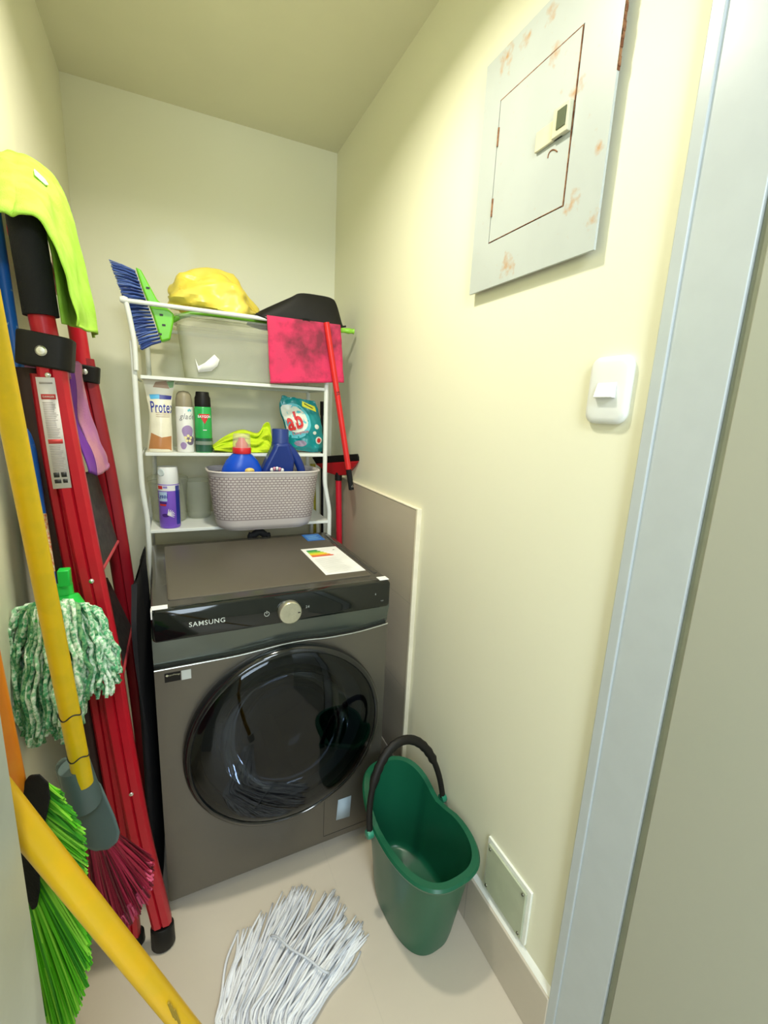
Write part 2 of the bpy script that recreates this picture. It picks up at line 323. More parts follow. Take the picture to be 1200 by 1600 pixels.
# filter flap outline lower right
mb = LMB()
for a, b in [((.42, .235), (.42, .055)), ((.42, .055), (.575, .055))]: mb.tube([(a[0], -.0002, a[1]), (b[0], -.0002, b[1])], .0007, 6)
mb.build('filter_flap_seam', side_m, fp)
# sloped band between panel and front
mb = LMB(); secs = []
for i, (x, z) in enumerate(se):
    secs.append([Vector((x, .012, z+.001)), Vector((x, .006, z+.012)), Vector((x, .002, z+.03)), Vector((x, -.003, .768)), Vector((x, -.004, .778)), Vector((x, .02, .80)), Vector((x, .03, z))])
mb.loft(secs); mb.build('sloped_band', mat('green_grey_metal', (.13, .15, .135, 1), .20, .7, noise_amt=.1), wm)
# control panel
mb = LMB(); W2 = MW/2
def cpsec(v, s): return [Vector((W2+x, v, .8115+y)) for x, y in rrect(W2-.001-s, .0385-s, .010, 5)]
mb.loft([cpsec(.03, 0), cpsec(-.003, 0), cpsec(-.006, .001), cpsec(-.0075, .003)]); cpn = mb.build('control_panel', gloss, wm, angle=30)
txt_m = mat('panel_print', (.70, .74, .68, 1), .4)
mpan = lambda u, z: (lambda x, y: Vector((u+x, -.0081, z+y)))
mb = LMB(); mb.text('SAMSUNG', .0165, mpan(.118, .806), bold=.004, sx=1.0); mb.build('brand_lettering', txt_m, cpn)
mb = LMB()
mb.tube([(.256+.006*math.cos(a), -.0082, .805+.006*math.sin(a)) for a in [math.radians(115+i*31) for i in range(11)]], .0008, 5)
mb.box((.2553, -.0086, .805), (.2567, -.0078, .813)); ppm_ = mat('panel_print_dim', (.40, .43, .40, 1), .4); mb.build('power_symbol', ppm_, cpn)
for nm_, st_, sz_, u_, z_ in [('display_digits', '24', .010, .360, .808), ('side_print', 'E', .007, .554, .815), ('small_print', 'WIFI', .004, .575, .793)]: LMB().text(st_, sz_, mpan(u_, z_)).build(nm_, ppm_, cpn)
kn = LMB().lathe([(0, .0), (.0275, 0), (.029, .003), (.029, .018), (.027, .0205), (.024, .0208), (0, .0195)][::1], (.311, -.007, .806), (0, -1, 0), 48).build('program_dial', mat('brushed_dial', (.58, .57, .45, 1), .28, .8, noise_amt=.3, scale=200), wm)
LMB().box((.3295, -.0290, .8045), (.3355, -.0276, .8065)).build('dial_mark', black_pl, kn)
# lid
mb = LMB()
mb.loft([[Vector((W2+x, MD/2+.002+y, z)) for x, y in rrect(W2-s, MD/2-.002-s, .014, 5)] for z, s in [(.815, .001), (.843, 0), (.849, .002), (.8505, .006)]])
lid = mb.build('lid', rim_m, wm, angle=30)
mb = LMB().loft([[Vector((.300+x, .272+y, z)) for x, y in rrect(.263-s, .228-s, .006, 3)] for z, s in [(.849, 0), (.8525, 0), (.8535, .0015)]])
mb.build('lid_inset', top_m, lid, angle=30)
mb = LMB().tube([(.583, .06, .8505), (.583, .50, .8505)], .006, 10, flat=.35); mb.build('lid_ridge', rim_m, lid)
mb = LMB().box((.002, .001, .8495), (.036, .022, .8515)).box((.001, -.0085, .832), (.004, .012, .8515)); mb.build('corner_tape', paper, wm, bevel=.0006).__setitem__('label', 'white tape strip on left corner')
mb = LMB().box((.570, .001, .8495), (.598, .026, .8515)); mb.build('corner_tape', paper, wm, bevel=.0006).__setitem__('label', 'white tape strip on right corner')
# stickers
bands = [mat('band%d' % i, c, .5) for i, c in enumerate([(.02, .25, .06, 1), (.10, .42, .05, 1), (.40, .60, .03, 1), (.80, .68, .02, 1), (.85, .35, .02, 1), (.70, .08, .03, 1)])]
mb = LMB().box((.440, .082, .8535), (.562, .336, .8541))
mk = lambda x, y: Vector((x, y, .8544))
for i in range(6):
    a = .316-.012*i; e = .485+.007*i; mb.poly([(.452, a), (e, a), (e+.006, a-.006), (e, a-.011), (.452, a-.011)], mk, 1+i)
for i in range(16):
    a = .225-i*.0085; mb.poly([(.452, a), (.452+.09*random.uniform(.6, 1), a), (.452+.09*.8, a-.0022), (.452, a-.0022)], mk, 7)
mb.text('A', .014, lambda x, y: mk(.542+x, .300+y), 8)
st = mb.build('energy_label', [paper]+bands+[mat('pale_print', (.55, .55, .53, 1), .6), ink_black], wm); st['label'] = 'white energy sticker with rainbow rating bars'
mb = LMB().box((.492, .425, .8535), (.556, .508, .8541))
for i in range(5): mb.poly([(.500, .49-i*.012), (.545-.006*(i % 2), .49-i*.012), (.545-.006*(i % 2), .486-i*.012), (.500, .486-i*.012)], mk, 1)
st = mb.build('notice_sticker', [mat('blue_sticker', (.02, .14, .50, 1), .4), mat('pale_blue_ink', (.25, .5, .8, 1), .5)], wm); st['label'] = 'blue notice sticker'
mb = LMB().box((.021, -.0012, .667), (.055, .0005, .690)).text('SmartThings', .0052, lambda x, y: Vector((.040+x, -.0015, .684+y)), 1)
mb.poly([(.023, .684), (.0265, .687), (.030, .684), (.0265, .681)], lambda x, y: Vector((x, -.0015, y)), 1)
mb.build('small_black_sticker', [black_pl, mat('pale_yellow_ink', (.6, .58, .4, 1), .5)], wm)
LMB().box((.057, -.0012, .666), (.078, .0005, .690)).build('small_white_sticker', mat('white_sticker', (.55, .58, .56, 1), .5), wm)
LMB().add([(.459, -.0012, .098), (.503, -.0012, .094), (.506, -.0012, .168), (.464, -.0012, .168)], [(0, 1, 2, 3)]).build('pale_blue_sticker', mat('pale_blue_sticker', (.42, .52, .60, 1), .5), wm, solid=.001)
# plinth gap
LMB().box((.015, .03, .004), (MW-.015, .5, .034)).build('plinth', black_pl, wm)
# door
ring_m = mat('black_gloss_ring', (.008, .009, .010, 1), .10, noise_amt=.1, coat=.4)
dcx, dcz = DC; dv = (dcx, 0, dcz)
mb = LMB().lathe([(.236, -.004), (.262, -.002), (.264, .006), (.2635, .018), (.260, .026), (.255, .030), (.249, .031), (.246, .028), (.244, .022), (.244, .0)], dv, (0, -1, 0), 96)
door = mb.build('door', ring_m, wm, angle=50)
gm = bpy.data.materials.new('tinted_door_glass'); gm.use_nodes = True; N, L = gm.node_tree.nodes, gm.node_tree.links; N.remove(N['Principled BSDF'])
tr = N.new('ShaderNodeBsdfTransparent'); tr.inputs[0].default_value = (.16, .17, .19, 1); gl = N.new('ShaderNodeBsdfGlossy'); gl.inputs['Roughness'].default_value = .03; gl.inputs[0].default_value = (.9, .95, 1, 1)
fr = N.new('ShaderNodeFresnel'); fr.inputs[0].default_value = 1.45; ms = N.new('ShaderNodeMixShader'); L.new(fr.outputs[0], ms.inputs[0]); L.new(tr.outputs[0], ms.inputs[1]); L.new(gl.outputs[0], ms.inputs[2]); L.new(ms.outputs[0], N['Material Output'].inputs[0])
mb = LMB().lathe([(.0, .052), (.05, .0515), (.10, .0498), (.15, .0465), (.19, .042), (.22, .037), (.238, .032), (.249, .027)], dv, (0, -1, 0), 96)
mb.build('door_glass', gm, door)
mb = LMB().lathe([(.222, -.012), (.205, -.02), (.185, -.03), (.178, -.06), (.20, -.075)], dv, (0, -1, 0), 64); mb.build('rubber_gasket', mat('grey_rubber', (.16, .17, .18, 1), .5), wm)
mb = LMB().lathe([(.20, -.07), (.235, -.09), (.24, -.38), (.20, -.40), (0, -.385)], dv, (0, -1, 0), 64)
for k in range(3):
    a = 2*math.pi*k/3+.6; mb.tube([(dcx+.232*math.cos(a), .10, dcz+.232*math.sin(a)), (dcx+.232*math.cos(a), .37, dcz+.232*math.sin(a))], .03, 10)
mb.build('drum', mat('drum_steel', (.55, .56, .58, 1), .3, .9, noise_amt=.3, scale=150), wm)
mb = LMB().lathe([(.176, .0), (.172, -.03), (.150, -.075), (.11, -.105), (.06, -.118), (0, -.122)], dv, (0, -1, 0), 64)
mb.build('inner_bowl', gm, door)

# ---------------------------------------------------------------- white rack
RF, RB = 1.66, 1.91; RXL, RXR = -.088, .545
SZs = [.885, 1.145, 1.386]
rk = empty('storage_rack', (.228, 1.785, 0), 'white metal three-shelf rack standing behind the washing machine', 'rack')
rr = .0085
def rx(z, side):
    k = .018*(1-sm(.93, 1.06, z))
    return (RXL-.004-.0 if side < 0 else RXR-.010) + (k if side > 0 else -.0)
for side in (-1, 1):
    for y in (RF, RB):
        zs = [0, .3, .6, .88, .93, .96, 1.0, 1.04, 1.1, 1.3, 1.45] + ([1.487] if y == RF else [1.56])
        def px_(z): return (RXL+(.006 if z < .95 else 0)*0 - (0) if side < 0 else RXR) + side*(-.022*sm(.90, 1.06, z) + (0))
        pts = [(px_(z)+(0), y, z) for z in zs]
        if side > 0 or y == RB: pts = [(px_(z), y, z) for z in zs]
        else: pts = [(RXL-.010*sm(.9, 1.06, z)+.0, y, z) for z in zs]
        MB().tube(curve_pts(pts, 40), rr, 12).build('post', white_metal, rk)
# shelves: sheet with turned edge bars and small side bars
for i, z in enumerate(SZs):
    xa, xb = RXL+.006, (RXR-.004 if i == 0 else RXR-.026)
    mb = MB().box((xa, RF+.006, z-.006), (xb, RB, z)); mb.box((xa, RF-.004, z-.010), (xb, RF+.008, z+.001)).box((xa, RB-.006, z-.012), (xb, RB+.004, z+.001))
    sh = mb.build('shelf', white_metal, rk, bevel=.0015)
    for x in (xa-.012, xb+.006): MB().tube([(x, RF+.01, z-.008), (x, RB, z-.008)], .004, 8).build('side_rail', white_metal, sh)
# top rails with curved up ends
tl = at(196, 470, Y=RF)
mb = MB().tube(curve_pts([(RXL-.004, RF-.012, 1.40), (RXL-.004, RF-.012, 1.48), (-.100, RF-.012, 1.55), (-.108, RF-.012, 1.598)], 14), .0075, 12)
mb.tube([(-.108, RF-.012, 1.598), (.525, RF-.012, 1.596)], .0068, 12)
mb.lathe([(0, -.012), (.008, -.010), (.0115, 0), (.008, .010), (0, .012)], (-.112, RF-.012, 1.599), (1, 0, 0), 16)
mb.tube(curve_pts([(RXR-.024, RF-.012, 1.40), (RXR-.024, RF-.012, 1.48), (.522, RF-.012, 1.55), (.527, RF-.012, 1.596)], 14), .0075, 12)
mb.build('top_rail', white_metal, rk)
mb = MB().tube([(-.10, RB+.01, 1.56), (.52, RB+.01, 1.56)], .0068, 10)
mb.build('top_rail', white_metal, rk)

# ---------------------------------------------------------------- clear bin
def rr_loft(mb, cx, cy, secs, n=6, mi=0, caps=False):
    mb.loft([[Vector((cx+x, cy+y, z)) for x, y in rrect(w, d, r, n)] for w, d, r, z in secs], mi, caps); return mb
clear_m = bpy.data.materials.new('cloudy_clear_plastic'); clear_m.use_nodes = True; N, L = clear_m.node_tree.nodes, clear_m.node_tree.links; b = N['Principled BSDF']
b.inputs['Base Color'].default_value = (.80, .80, .70, 1); b.inputs['Roughness'].default_value = .4; tr = N.new('ShaderNodeBsdfTransparent'); tr.inputs[0].default_value = (.93, .94, .88, 1); ms = N.new('ShaderNodeMixShader'); ms.inputs[0].default_value = .24
L.new(tr.outputs[0], ms.inputs[1]); L.new(b.outputs[0], ms.inputs[2]); L.new(ms.outputs[0], N['Material Output'].inputs[0])
BCX, BCY = .295, 1.790
t = empty('storage_bin', (BCX, BCY, 1.388), 'cloudy clear plastic bin on the top rack shelf under the yellow bag', 'bin')
mb = MB(); rr_loft(mb, BCX, BCY, [(.236, .105, .03, 1.389), (.242, .110, .03, 1.393), (.262, .118, .03, 1.577)])
mb.add([Vector((BCX+x, BCY+y, 1.389)) for x, y in rrect(.236, .105, .03, 6)], [tuple(range(28))])
mb.build('bin_body', clear_m, t, solid=.0018, offset=1)
mb = MB(); rr_loft(mb, BCX, BCY, [(.262, .118, .03, 1.575), (.272, .122, .03, 1.578), (.272, .122, .03, 1.585), (.264, .119, .03, 1.586)]); mb.build('bin_rim', clear_m, t, solid=.0015)
lb = MB(); q = [at(*p, Y=1.668) for p in [(305, 560), (310, 572), (320, 567), (335, 554), (343, 562), (340, 572), (330, 580), (310, 582)]]
lb.add(q, [tuple(range(len(q)))]); o = lb.build('torn_label', mat('torn_label_white', (.86, .86, .82, 1), .7), t, solid=.0004)

# ---------------------------------------------------------------- pink cloth over the bin
ctl = [at(417, 497, Y=1.640), at(532, 510, Y=1.640), at(537, 598, Y=1.634), at(422, 599, Y=1.634)]
def pink_fn(u, v):
    # v 0..1: 0 = back edge on top of the rail, then over the rail and down
    tl_, tr_, br_, bl_ = ctl
    if v < .3:
        k = v/.3; p = lerp(tl_, tr_, u); q = Vector((p.x, p.y+.09*(1-k), 1.606+.004*math.sin(k*3)+.0)); p2 = Vector((p.x, p.y+.002, 1.606)); return lerp(q, p2, sm(.6, 1, k))
    k = (v-.3)/.7; a = lerp(tl_, bl_, k); b_ = lerp(tr_, br_, k); p = lerp(a, b_, u)
    z = lerp(1.606, p.z, sm(0, .12, k)) if k < .12 else p.z
    return Vector((p.x+.002*nz(0, k*6), p.y+.003*nz(u*5, k*3, 2), min(p.z, 1.606)+.003*nz(u*3, 9)*k))
pm = mat('pink_microfibre', (.76, .05, .15, 1), .9, noise_amt=1, scale=13, col2=(.86, .055, .16, 1), bump=.6, bscale=500)
rpn = [n for n in pm.node_tree.nodes if n.type == 'VALTORGB'][0]; rpn.color_ramp.elements[0].color = (.66, .045, .125, 1); rpn.color_ramp.elements[1].color = (.76, .04, .13, 1)
N, L = pm.node_tree.nodes, pm.node_tree.links; bs = N['Principled BSDF']; src = bs.inputs['Base Color'].links[0].from_socket
g2 = N.new('ShaderNodeNewGeometry'); vd = N.new('ShaderNodeVectorMath'); vd.operation = 'DISTANCE'; vd.inputs[1].default_value = tuple(at(490, 532, Y=1.637)); L.new(g2.outputs['Position'], vd.inputs[0])
n3 = N.new('ShaderNodeTexNoise'); n3.inputs['Scale'].default_value = 26; n3.inputs['Detail'].default_value = 5; L.new(g2.outputs['Position'], n3.inputs[0])
mr = N.new('ShaderNodeMapRange'); mr.inputs['From Min'].default_value = 0; mr.inputs['From Max'].default_value = .13; mr.inputs['To Min'].default_value = .42; mr.inputs['To Max'].default_value = 0; L.new(vd.outputs['Value'], mr.inputs['Value'])
ad = N.new('ShaderNodeMath'); ad.operation = 'ADD'; L.new(mr.outputs[0], ad.inputs[0]); L.new(n3.outputs[0], ad.inputs[1])
rp = N.new('ShaderNodeValToRGB'); rp.color_ramp.elements[0].position = .52; rp.color_ramp.elements[0].color = (0, 0, 0, 1); rp.color_ramp.elements[1].position = .88; rp.color_ramp.elements[1].color = (.85, .85, .85, 1); L.new(ad.outputs[0], rp.inputs[0])
mx = N.new('ShaderNodeMix'); mx.data_type = 'RGBA'; L.new(rp.outputs[0], mx.inputs['Factor']); L.new(src, mx.inputs['A']); mx.inputs['B'].default_value = (.14, .03, .045, 1); L.new(mx.outputs['Result'], bs.inputs['Base Color'])
o = MB().grid(pink_fn, 24, 36).build('cleaning_cloth', pm, solid=.002); tag(o, 'pink cleaning cloth with dark stains hanging over the rack top rail', 'cloth')

# ---------------------------------------------------------------- yellow plastic bag
bag_m = mat('yellow_plastic_film', (.90, .70, .09, 1), .32, noise_amt=.4, scale=14, col2=(.92, .78, .20, 1), sss=.25)
def ybag(u, v):
    th = u*2*math.pi; ph = (v-.5)*math.pi
    d = Vector((math.cos(th)*math.cos(ph), math.sin(th)*math.cos(ph), math.sin(ph)))
    x, y, z = d; x = math.copysign(abs(x)**.9, x); z = math.copysign(abs(z)**.82, z)
    a = .150; px = x*a; pz = z*.102*(1-.18*max(0, -x)**2 - .30*max(0, x)**3) ; py = y*.095
    if x > .75: k = (x-.75)/.25; px += .03*k; pz = pz*(1-.55*k) - .025*k
    if x < -.8: k = (-x-.8)/.2; pz = pz*(1-.3*k) - .01*k
    if pz < -.035: pz = -.035+(pz+.035)*.22
    f = .012+noise.noise(Vector((x*1.3+1+z*.8, y*1.8, z*1.9-x*.8)))*.030 + abs(noise.noise(Vector((x*1.6+z*2.0, y*1.5, z*4.2-x*2.2))))*.018*(.4+.6*abs(x)) + abs(math.sin(3.2*math.atan2(z+.3, y-.2)+3*noise.noise(Vector((x*2, y, z)))))*.006*sm(.2, .9, x)
    return Vector((px, py, pz)) * (1.03) - d*f + Vector((.150, 1.785, 1.652))
o = MB().grid(ybag, 90, 46).build('plastic_bag', bag_m, loc=(.150, 1.785, 1.60)); tag(o, 'stuffed yellow plastic bag lying on top of the rack', 'bag')

# ---------------------------------------------------------------- bristle broom helper
def bristles(roots, tips, n, r=.0011, seg=5, jit=.004, sag=0, col_mats=None, curl=.0):
    mb = MB()
    for i in range(n):
        t_ = random.random(); s_ = random.random()
        a = roots(t_, s_); b_ = tips(t_, s_) + Vector([random.uniform(-jit, jit) for _ in range(3)])
        mid = (a+b_)/2 + Vector([random.uniform(-jit, jit)*.6 for _ in range(3)]) + Vector((0, 0, sag))
        pts = [a.lerp(mid, k/3*1.0) if False else (a*(1-u)**2 + mid*2*u*(1-u) + b_*u*u) for u, k in [(j/5, j) for j in range(6)]]
        mb.tube(pts, lambda q: r*(1-.35*q), seg, mi=(random.randrange(min(3, len(col_mats))) if col_mats else 0), caps=False)
    return mb

# green and blue broom lying along the rack top
t = empty('hand_broom', (.02, 1.63, 1.60), 'green broom with blue bristles lying across the rack top', 'broom')
Yb = 1.685
lime_pl = mat('lime_plastic', (.16, .55, .02, 1), .35, noise_amt=.2)
hp = [at(*p, Y=Yb) for p in [(212, 419), (221, 424), (246, 470), (272, 492), (271, 506), (266, 531), (252, 535), (240, 496), (222, 450)]]
mb = MB().prism([p+Vector((0, -.018, 0)) for p in hp], (0, .036, 0)); hd = mb.build('broom_head', lime_pl, t, bevel=.005, bseg=3)
mb = MB()
for p in [(231, 450), (252, 492), (256, 508), (250, 522)]:
    c0 = at(*p, Y=Yb-.0185); MB().box((c0.x-.005, c0.y-.0006, c0.z-.003), (c0.x+.005, c0.y, c0.z+.003)).build('head_mark', ink_black, hd)
r0, r1 = at(210, 422, Y=Yb), at(252, 536, Y=Yb); t0, t1 = at(173, 409, Y=Yb), at(222, 547, Y=Yb)
blue_b = [mat('blue_bristle', (.07, .13, .42, 1), .55), mat('blue_bristle_light', (.16, .25, .60, 1), .55), mat('blue_bristle_dark', (.035, .06, .24, 1), .55)]
mb = MB()
for i in range(22):
    u = (i+.5)/22
    for j in range(3):
        yo = (j-1)*.010
        for k in range(9):
            a = lerp(r0, r1, u)+Vector((random.uniform(-.0015, .0015), yo+random.uniform(-.002, .002), random.uniform(-.0015, .0015)))
            bb = lerp(t0, t1, u+random.uniform(-.022, .022))+Vector((random.uniform(-.004, .004), yo*1.8+random.uniform(-.006, .006), 0))
            mid = (a+bb)/2+Vector((0, 0, .003)); mb.tube([a, mid, bb], lambda q: .0012*(1-.3*q), 4, mi=random.choice([0, 0, 1, 2]), caps=False)
mb.build('bristles', blue_b, t)
hh = MB().tube(curve_pts([at(264, 503, Y=1.685), Vector((.10, 1.700, 1.597)), Vector((.35, 1.715, 1.597)), at(533, 515.5, Y=1.72)], 12), .0085, 12)
hh.build('handle', mat('green_pole', (.12, .34, .02, 1), .35), t)
a = at(524, 515, Y=1.72); b_ = at(553, 518, Y=1.71); MB().tube(curve_pts([a, lerp(a, b_, .5), lerp(a, b_, .8), b_], 10), lambda q: .0095+.0012*math.sin(q*14), 14).build('handle_cap', mat('lime_cap', (.30, .66, .05, 1), .3), t)

# ---------------------------------------------------------------- dustpan with red handle
t = empty('dustpan', (.45, 1.70, 1.62), 'black long-handled dustpan upside down on the rack top, red handle hanging', 'dustpan')
Y1_, Y2_ = 1.645, 1.86
prof = [(400, 490), (410, 483), (455, 463), (472, 456), (500, 459), (521, 464), (529, 474), (537, 502), (540, 510)]
pf = [at(*p, Y=Y1_) for p in prof]
bot = [at(*p, Y=Y1_) for p in [(400, 490), (412, 496), (432, 502), (461, 503), (478, 501), (490, 506), (508, 509), (530, 511), (540, 510)]]
def dp(u, v):   # outer shell: front side face then over the top to the back
    p = poly_interp(pf, u); q = poly_interp(bot, u)
    if v < .45: k = v/.45; r_ = lerp(q, p, k); return Vector((r_.x, Y1_+.022*k*k, r_.z))
    k = (v-.45)/.55; hgt = p.z+.004*math.sin(k*math.pi); return Vector((p.x, Y1_+.022+(Y2_-Y1_-.04)*k, hgt))
mb = MB().grid(dp, 40, 20)
def dpb(u, v):
    p = poly_interp(pf, u); q = poly_interp(bot, u); r_ = lerp(p, q, v); return Vector((r_.x, Y2_-.018+.018*v, r_.z))
mb.grid(dpb, 40, 6)
MBs = mb.build('pan', black_pl, t, solid=.003, angle=35)
lip = MB().tube([Vector((p.x, Y1_-.002, p.z)) for p in curve_pts(bot, 40)], .0032, 8); lip.build('rim', black_pl, t)
ra, rb = at(510, 504, Y=1.625), at(545, 736, Y=1.60); rc_ = at(549, 765, Y=1.598)
MB().tube([ra, lerp(ra, rb, .5), rb], .0105, 16).build('handle', mat('red_pole', (.66, .02, .02, 1), .35, noise_amt=.2), t)
mb = MB().tube([lerp(rb, rc_, -.1), lerp(rb, rc_, .3), lerp(rb, rc_, .9), rc_], lambda q: .0125-.001*q, 16, flat=.85); gp = mb.build('grip', black_foam, t)
mb = MB(); cc = lerp(ra, rb, .46)+Vector((0, -.0109, 0)); mb.text('5L', .016, lambda x, y: cc+Vector((x, 0, y)), bold=.01, rot=-1.4); mb.build('handle_mark', ink_black, t)
MB().tube([rc_+Vector((-.004, -.0112, .012)), rc_+Vector((0, -.0112, .020)), rc_+Vector((.004, -.0112, .012)), rc_+Vector((-.004, -.0112, .012))], .0012, 6).build('grip_loop', mat('grip_light', (.25, .23, .2, 1), .5), gp)

# ---------------------------------------------------------------- squeegee and poles behind the rack
t = empty('floor_squeegee', (.62, 1.80, 0), 'red floor squeegee standing upside down in the back right corner', 'squeegee')
A, B = Vector((.530, 1.90, 1.105)), Vector((.642, 1.665, 1.105)); A = at(491, 714, Y=1.86); B = at(561, 709, Y=1.655); Cn = at(529, 742, Y=1.76)
A2 = at(497, 724, Y=1.85); B2 = at(565, 720, Y=1.66); A3 = at(516, 738, Y=1.80); B3 = at(545, 742, Y=1.73)
def thick(pts, d, mb, mi=0): return mb.prism(pts, d, mi)
nrm = (B-A).cross(Vector((0, 0, 1))).normalized()*.02
red_sq = mat('red_squeegee', (.42, .010, .015, 1), .35)
th = MB().prism([A2, A3, lerp(A3, B3, .5)+Vector((0, 0, -.006)), B3, B2], nrm); th.build('squeegee_head', red_sq, t, bevel=.003)
MB().prism([A+nrm*.25, A2+nrm*.25, B2+nrm*.25, B+nrm*.25], nrm*.5).build('rubber_blade', black_pl, t, bevel=.002)
pb = at(530, 850, Y=1.76); pt_ = at(529, 742, Y=1.76); d_ = (pb-pt_).normalized(); L_ = (pt_.z-.012)/-d_.z
bot_ = Vector((.628, 1.77, .012))
MB().tube([pt_+Vector((0, 0, -.01)), pb, bot_], .0125, 14).build('pole', mat('red_pole_b', (.60, .012, .03, 1), .3), t)
MB().tube([pt_+Vector((0, 0, .012)), pt_+Vector((0, 0, -.022))], .0145, 14).build('socket', black_pl, t)
def pole(name, pa, pb_, r, m, label, cat='pole', cap=None):
    e = empty(name, (pb_.x, pb_.y, 0), label, cat); MB().tube([pa, pb_], r, 14).build('pole', m, e)
    if cap: MB().tube([lerp(pa, pb_, -.01), lerp(pa, pb_, .035)], r*1.25, 12).build('end_cap', cap, e)
    return e
pole('mop_pole', at(503, 632, Y=1.945), Vector((.630, 1.975, .012)), .006, black_pl, 'thin black pole standing behind the rack right post', 'pole', black_pl)
pole('broom_pole', Vector((.566, 1.975, 1.07)), Vector((.600, 1.985, .012)), .012, mat('olive_pole', (.42, .36, .03, 1), .4), 'olive-yellow pole standing in back corner behind the rack', 'pole')

# ---------------------------------------------------------------- middle shelf things
ZS = 1.146
def cyl_map(cx, cy, r, ang, z0):   # label mapping onto an upright cylinder facing the room
    return lambda x, y: Vector((cx+(r)*math.sin(ang+x/r), cy-(r)*math.cos(ang+x/r), z0+y))
def can(name, cx, cy, z, r, h, body, cap_m, cap_h, label, cat, dome=True, group=None):
    e = empty(name, (cx, cy, z), label, cat, group)
    MB().lathe([(0, .002), (r*.86, .002), (r*.95, 0), (r, .004), (r, h-.006), (r*.97, h-.001), (r*.88, h+.001), (0, h+.001)], (cx, cy, z), seg=40).build('can_body', body, e, angle=50)
    if dome: pr = [(r*.93, h-.002), (r*.95, h+.004), (r*.93, h+cap_h*.45), (r*.80, h+cap_h*.78), (r*.55, h+cap_h*.95), (0, h+cap_h)]
    else: pr = [(r*.90, h-.002), (r*.94, h+.004), (r*.91, h+cap_h*.6), (r*.80, h+cap_h*.75), (r*.76, h+cap_h*.97), (r*.70, h+cap_h), (0, h+cap_h*.99)]
    cp_ = MB().lathe(pr, (cx, cy, z), seg=40).build('cap', cap_m, e, angle=50)
    return e
VA = .15  # labels face slightly towards the doorway
# pouch (soap refill)
t = empty('soap_refill_pouch', (-.035, 1.70, ZS), 'upright cream and caramel soap refill pouch at left end of middle shelf', 'pouch')
pl = [(223, 590), (230, 640), (234, 655), (232, 668), (230, 700)]; prr = [(274, 592), (270, 640), (268, 655), (269, 668), (270, 702)]
PL = [at(*p, Y=1.70) for p in pl]; PR = [at(*p, Y=1.70) for p in prr]
def pouch(front):
    def fn(u, v):
        u = min(max(u, 0), 1); v = min(max(v, 0), 1)
        a, b_ = poly_interp(PL, v), poly_interp(PR, v); p = lerp(a, b_, u); p.z = max(p.z, ZS)
        th_ = .026*(max(0, math.sin(math.pi*u))**.6)*sm(0, .9, v)*(1 if v < .97 else .9)+.0015
        return Vector((p.x, 1.70-(th_ if front else -th_), lerp(1.385, ZS, (v)) if True else p.z))
    return fn
cream_f = mat('cream_film', (.80, .76, .60, 1), .3); caramel = mat('caramel_film', (.50, .22, .08, 1), .3); brown_f = mat('brown_film', (.36, .20, .06, 1), .3); green_f = mat('green_leaf_film', (.16, .36, .06, 1), .3); lblue = mat('sky_blue_film', (.08, .42, .72, 1), .3); navy = mat('navy_film', (.02, .02, .22, 1), .3)
mb = MB().grid(pouch(True), 16, 30).grid(pouch(False), 16, 30)
pz = mb.build('pouch', cream_f, t, angle=70)
pf_ = pouch(True)
def pmap(x, y):   # x,y in 0..1 of front face, slightly in front
    p = pf_(x, y); return Vector((p.x, p.y-.0008, p.z))
mb = MB()
def patch(mb, pts, mi, n=6, mp=pmap):
    # quad patch given as top-left, top-right, bottom-right, bottom-left
    a, b_, c_, d_ = [Vector((p[0], p[1], 0)) for p in pts]
    mb.grid(lambda u, v: mp(*(lerp(lerp(a, b_, u), lerp(d_, c_, u), v)[:2])), n, n, mi)
patch(mb, [(.10, .74), (.55, .80), (.55, .98), (.05, .98)], 0); patch(mb, [(.55, .80), (.95, .78), (.95, .98), (.55, .98)], 0)
patch(mb, [(.38, .06), (.72, .04), (.85, .14), (.28, .13)], 1); patch(mb, [(.72, .05), (.97, .03), (.97, .12), (.85, .13)], 2)
patch(mb, [(.12, .23), (.50, .22), (.50, .28), (.14, .29)], 3); patch(mb, [(.50, .225), (.97, .235), (.97, .285), (.50, .285)], 4)
mb.text('Protex', .34, lambda x, y: pmap(.60+x, .40-y*.62), 5, bold=.012)
for r_ in (.465, .49, .515): patch(mb, [(.30, r_), (.92, r_), (.92, r_+.008), (.30, r_+.008)], 6)
mb.build('pouch_print', [caramel, brown_f, green_f, lblue, navy, ink_blue, mat('tan_ink', (.45, .33, .22, 1), .5)], pz)

# air freshener can
CX, CY = at(289, 702, Y=1.70).x-.0, 1.70
c1x = .0405; r1 = .0275
t = can('air_freshener_can', c1x, CY, ZS, r1, .150, mat('white_can', (.80, .80, .76, 1), .25), mat('taupe_cap', (.30, .26, .17, 1), .4), .052, 'white and purple air freshener can with taupe cap on middle shelf', 'spray can')
mp1 = cyl_map(c1x, CY, r1+.0005, 0.15, ZS)
mb = MB()
def blob(mb, cx_, cy_, rx_, ry_, mi, mp, n=20):
    vs = [mp(cx_, cy_)]; R_ = 5
    for q in range(1, R_+1): vs += [mp(cx_+rx_*q/R_*math.cos(a)*(1+.08*math.sin(3*a)), cy_+ry_*q/R_*math.sin(a)) for a in [2*math.pi*k/n for k in range(n)]]
    fs = [(0, 1+k, 1+(k+1) % n) for k in range(n)]
    for q in range(R_-1): fs += [(1+q*n+k, 1+(q+1)*n+k, 1+(q+1)*n+(k+1) % n, 1+q*n+(k+1) % n) for k in range(n)]
    mb.add(vs, fs, mi)
blob(mb, .004, .068, .019, .022, 0, mp1); blob(mb, -.012, .022, .010, .012, 0, mp1); blob(mb, .012, .040, .015, .016, 1, mp1)
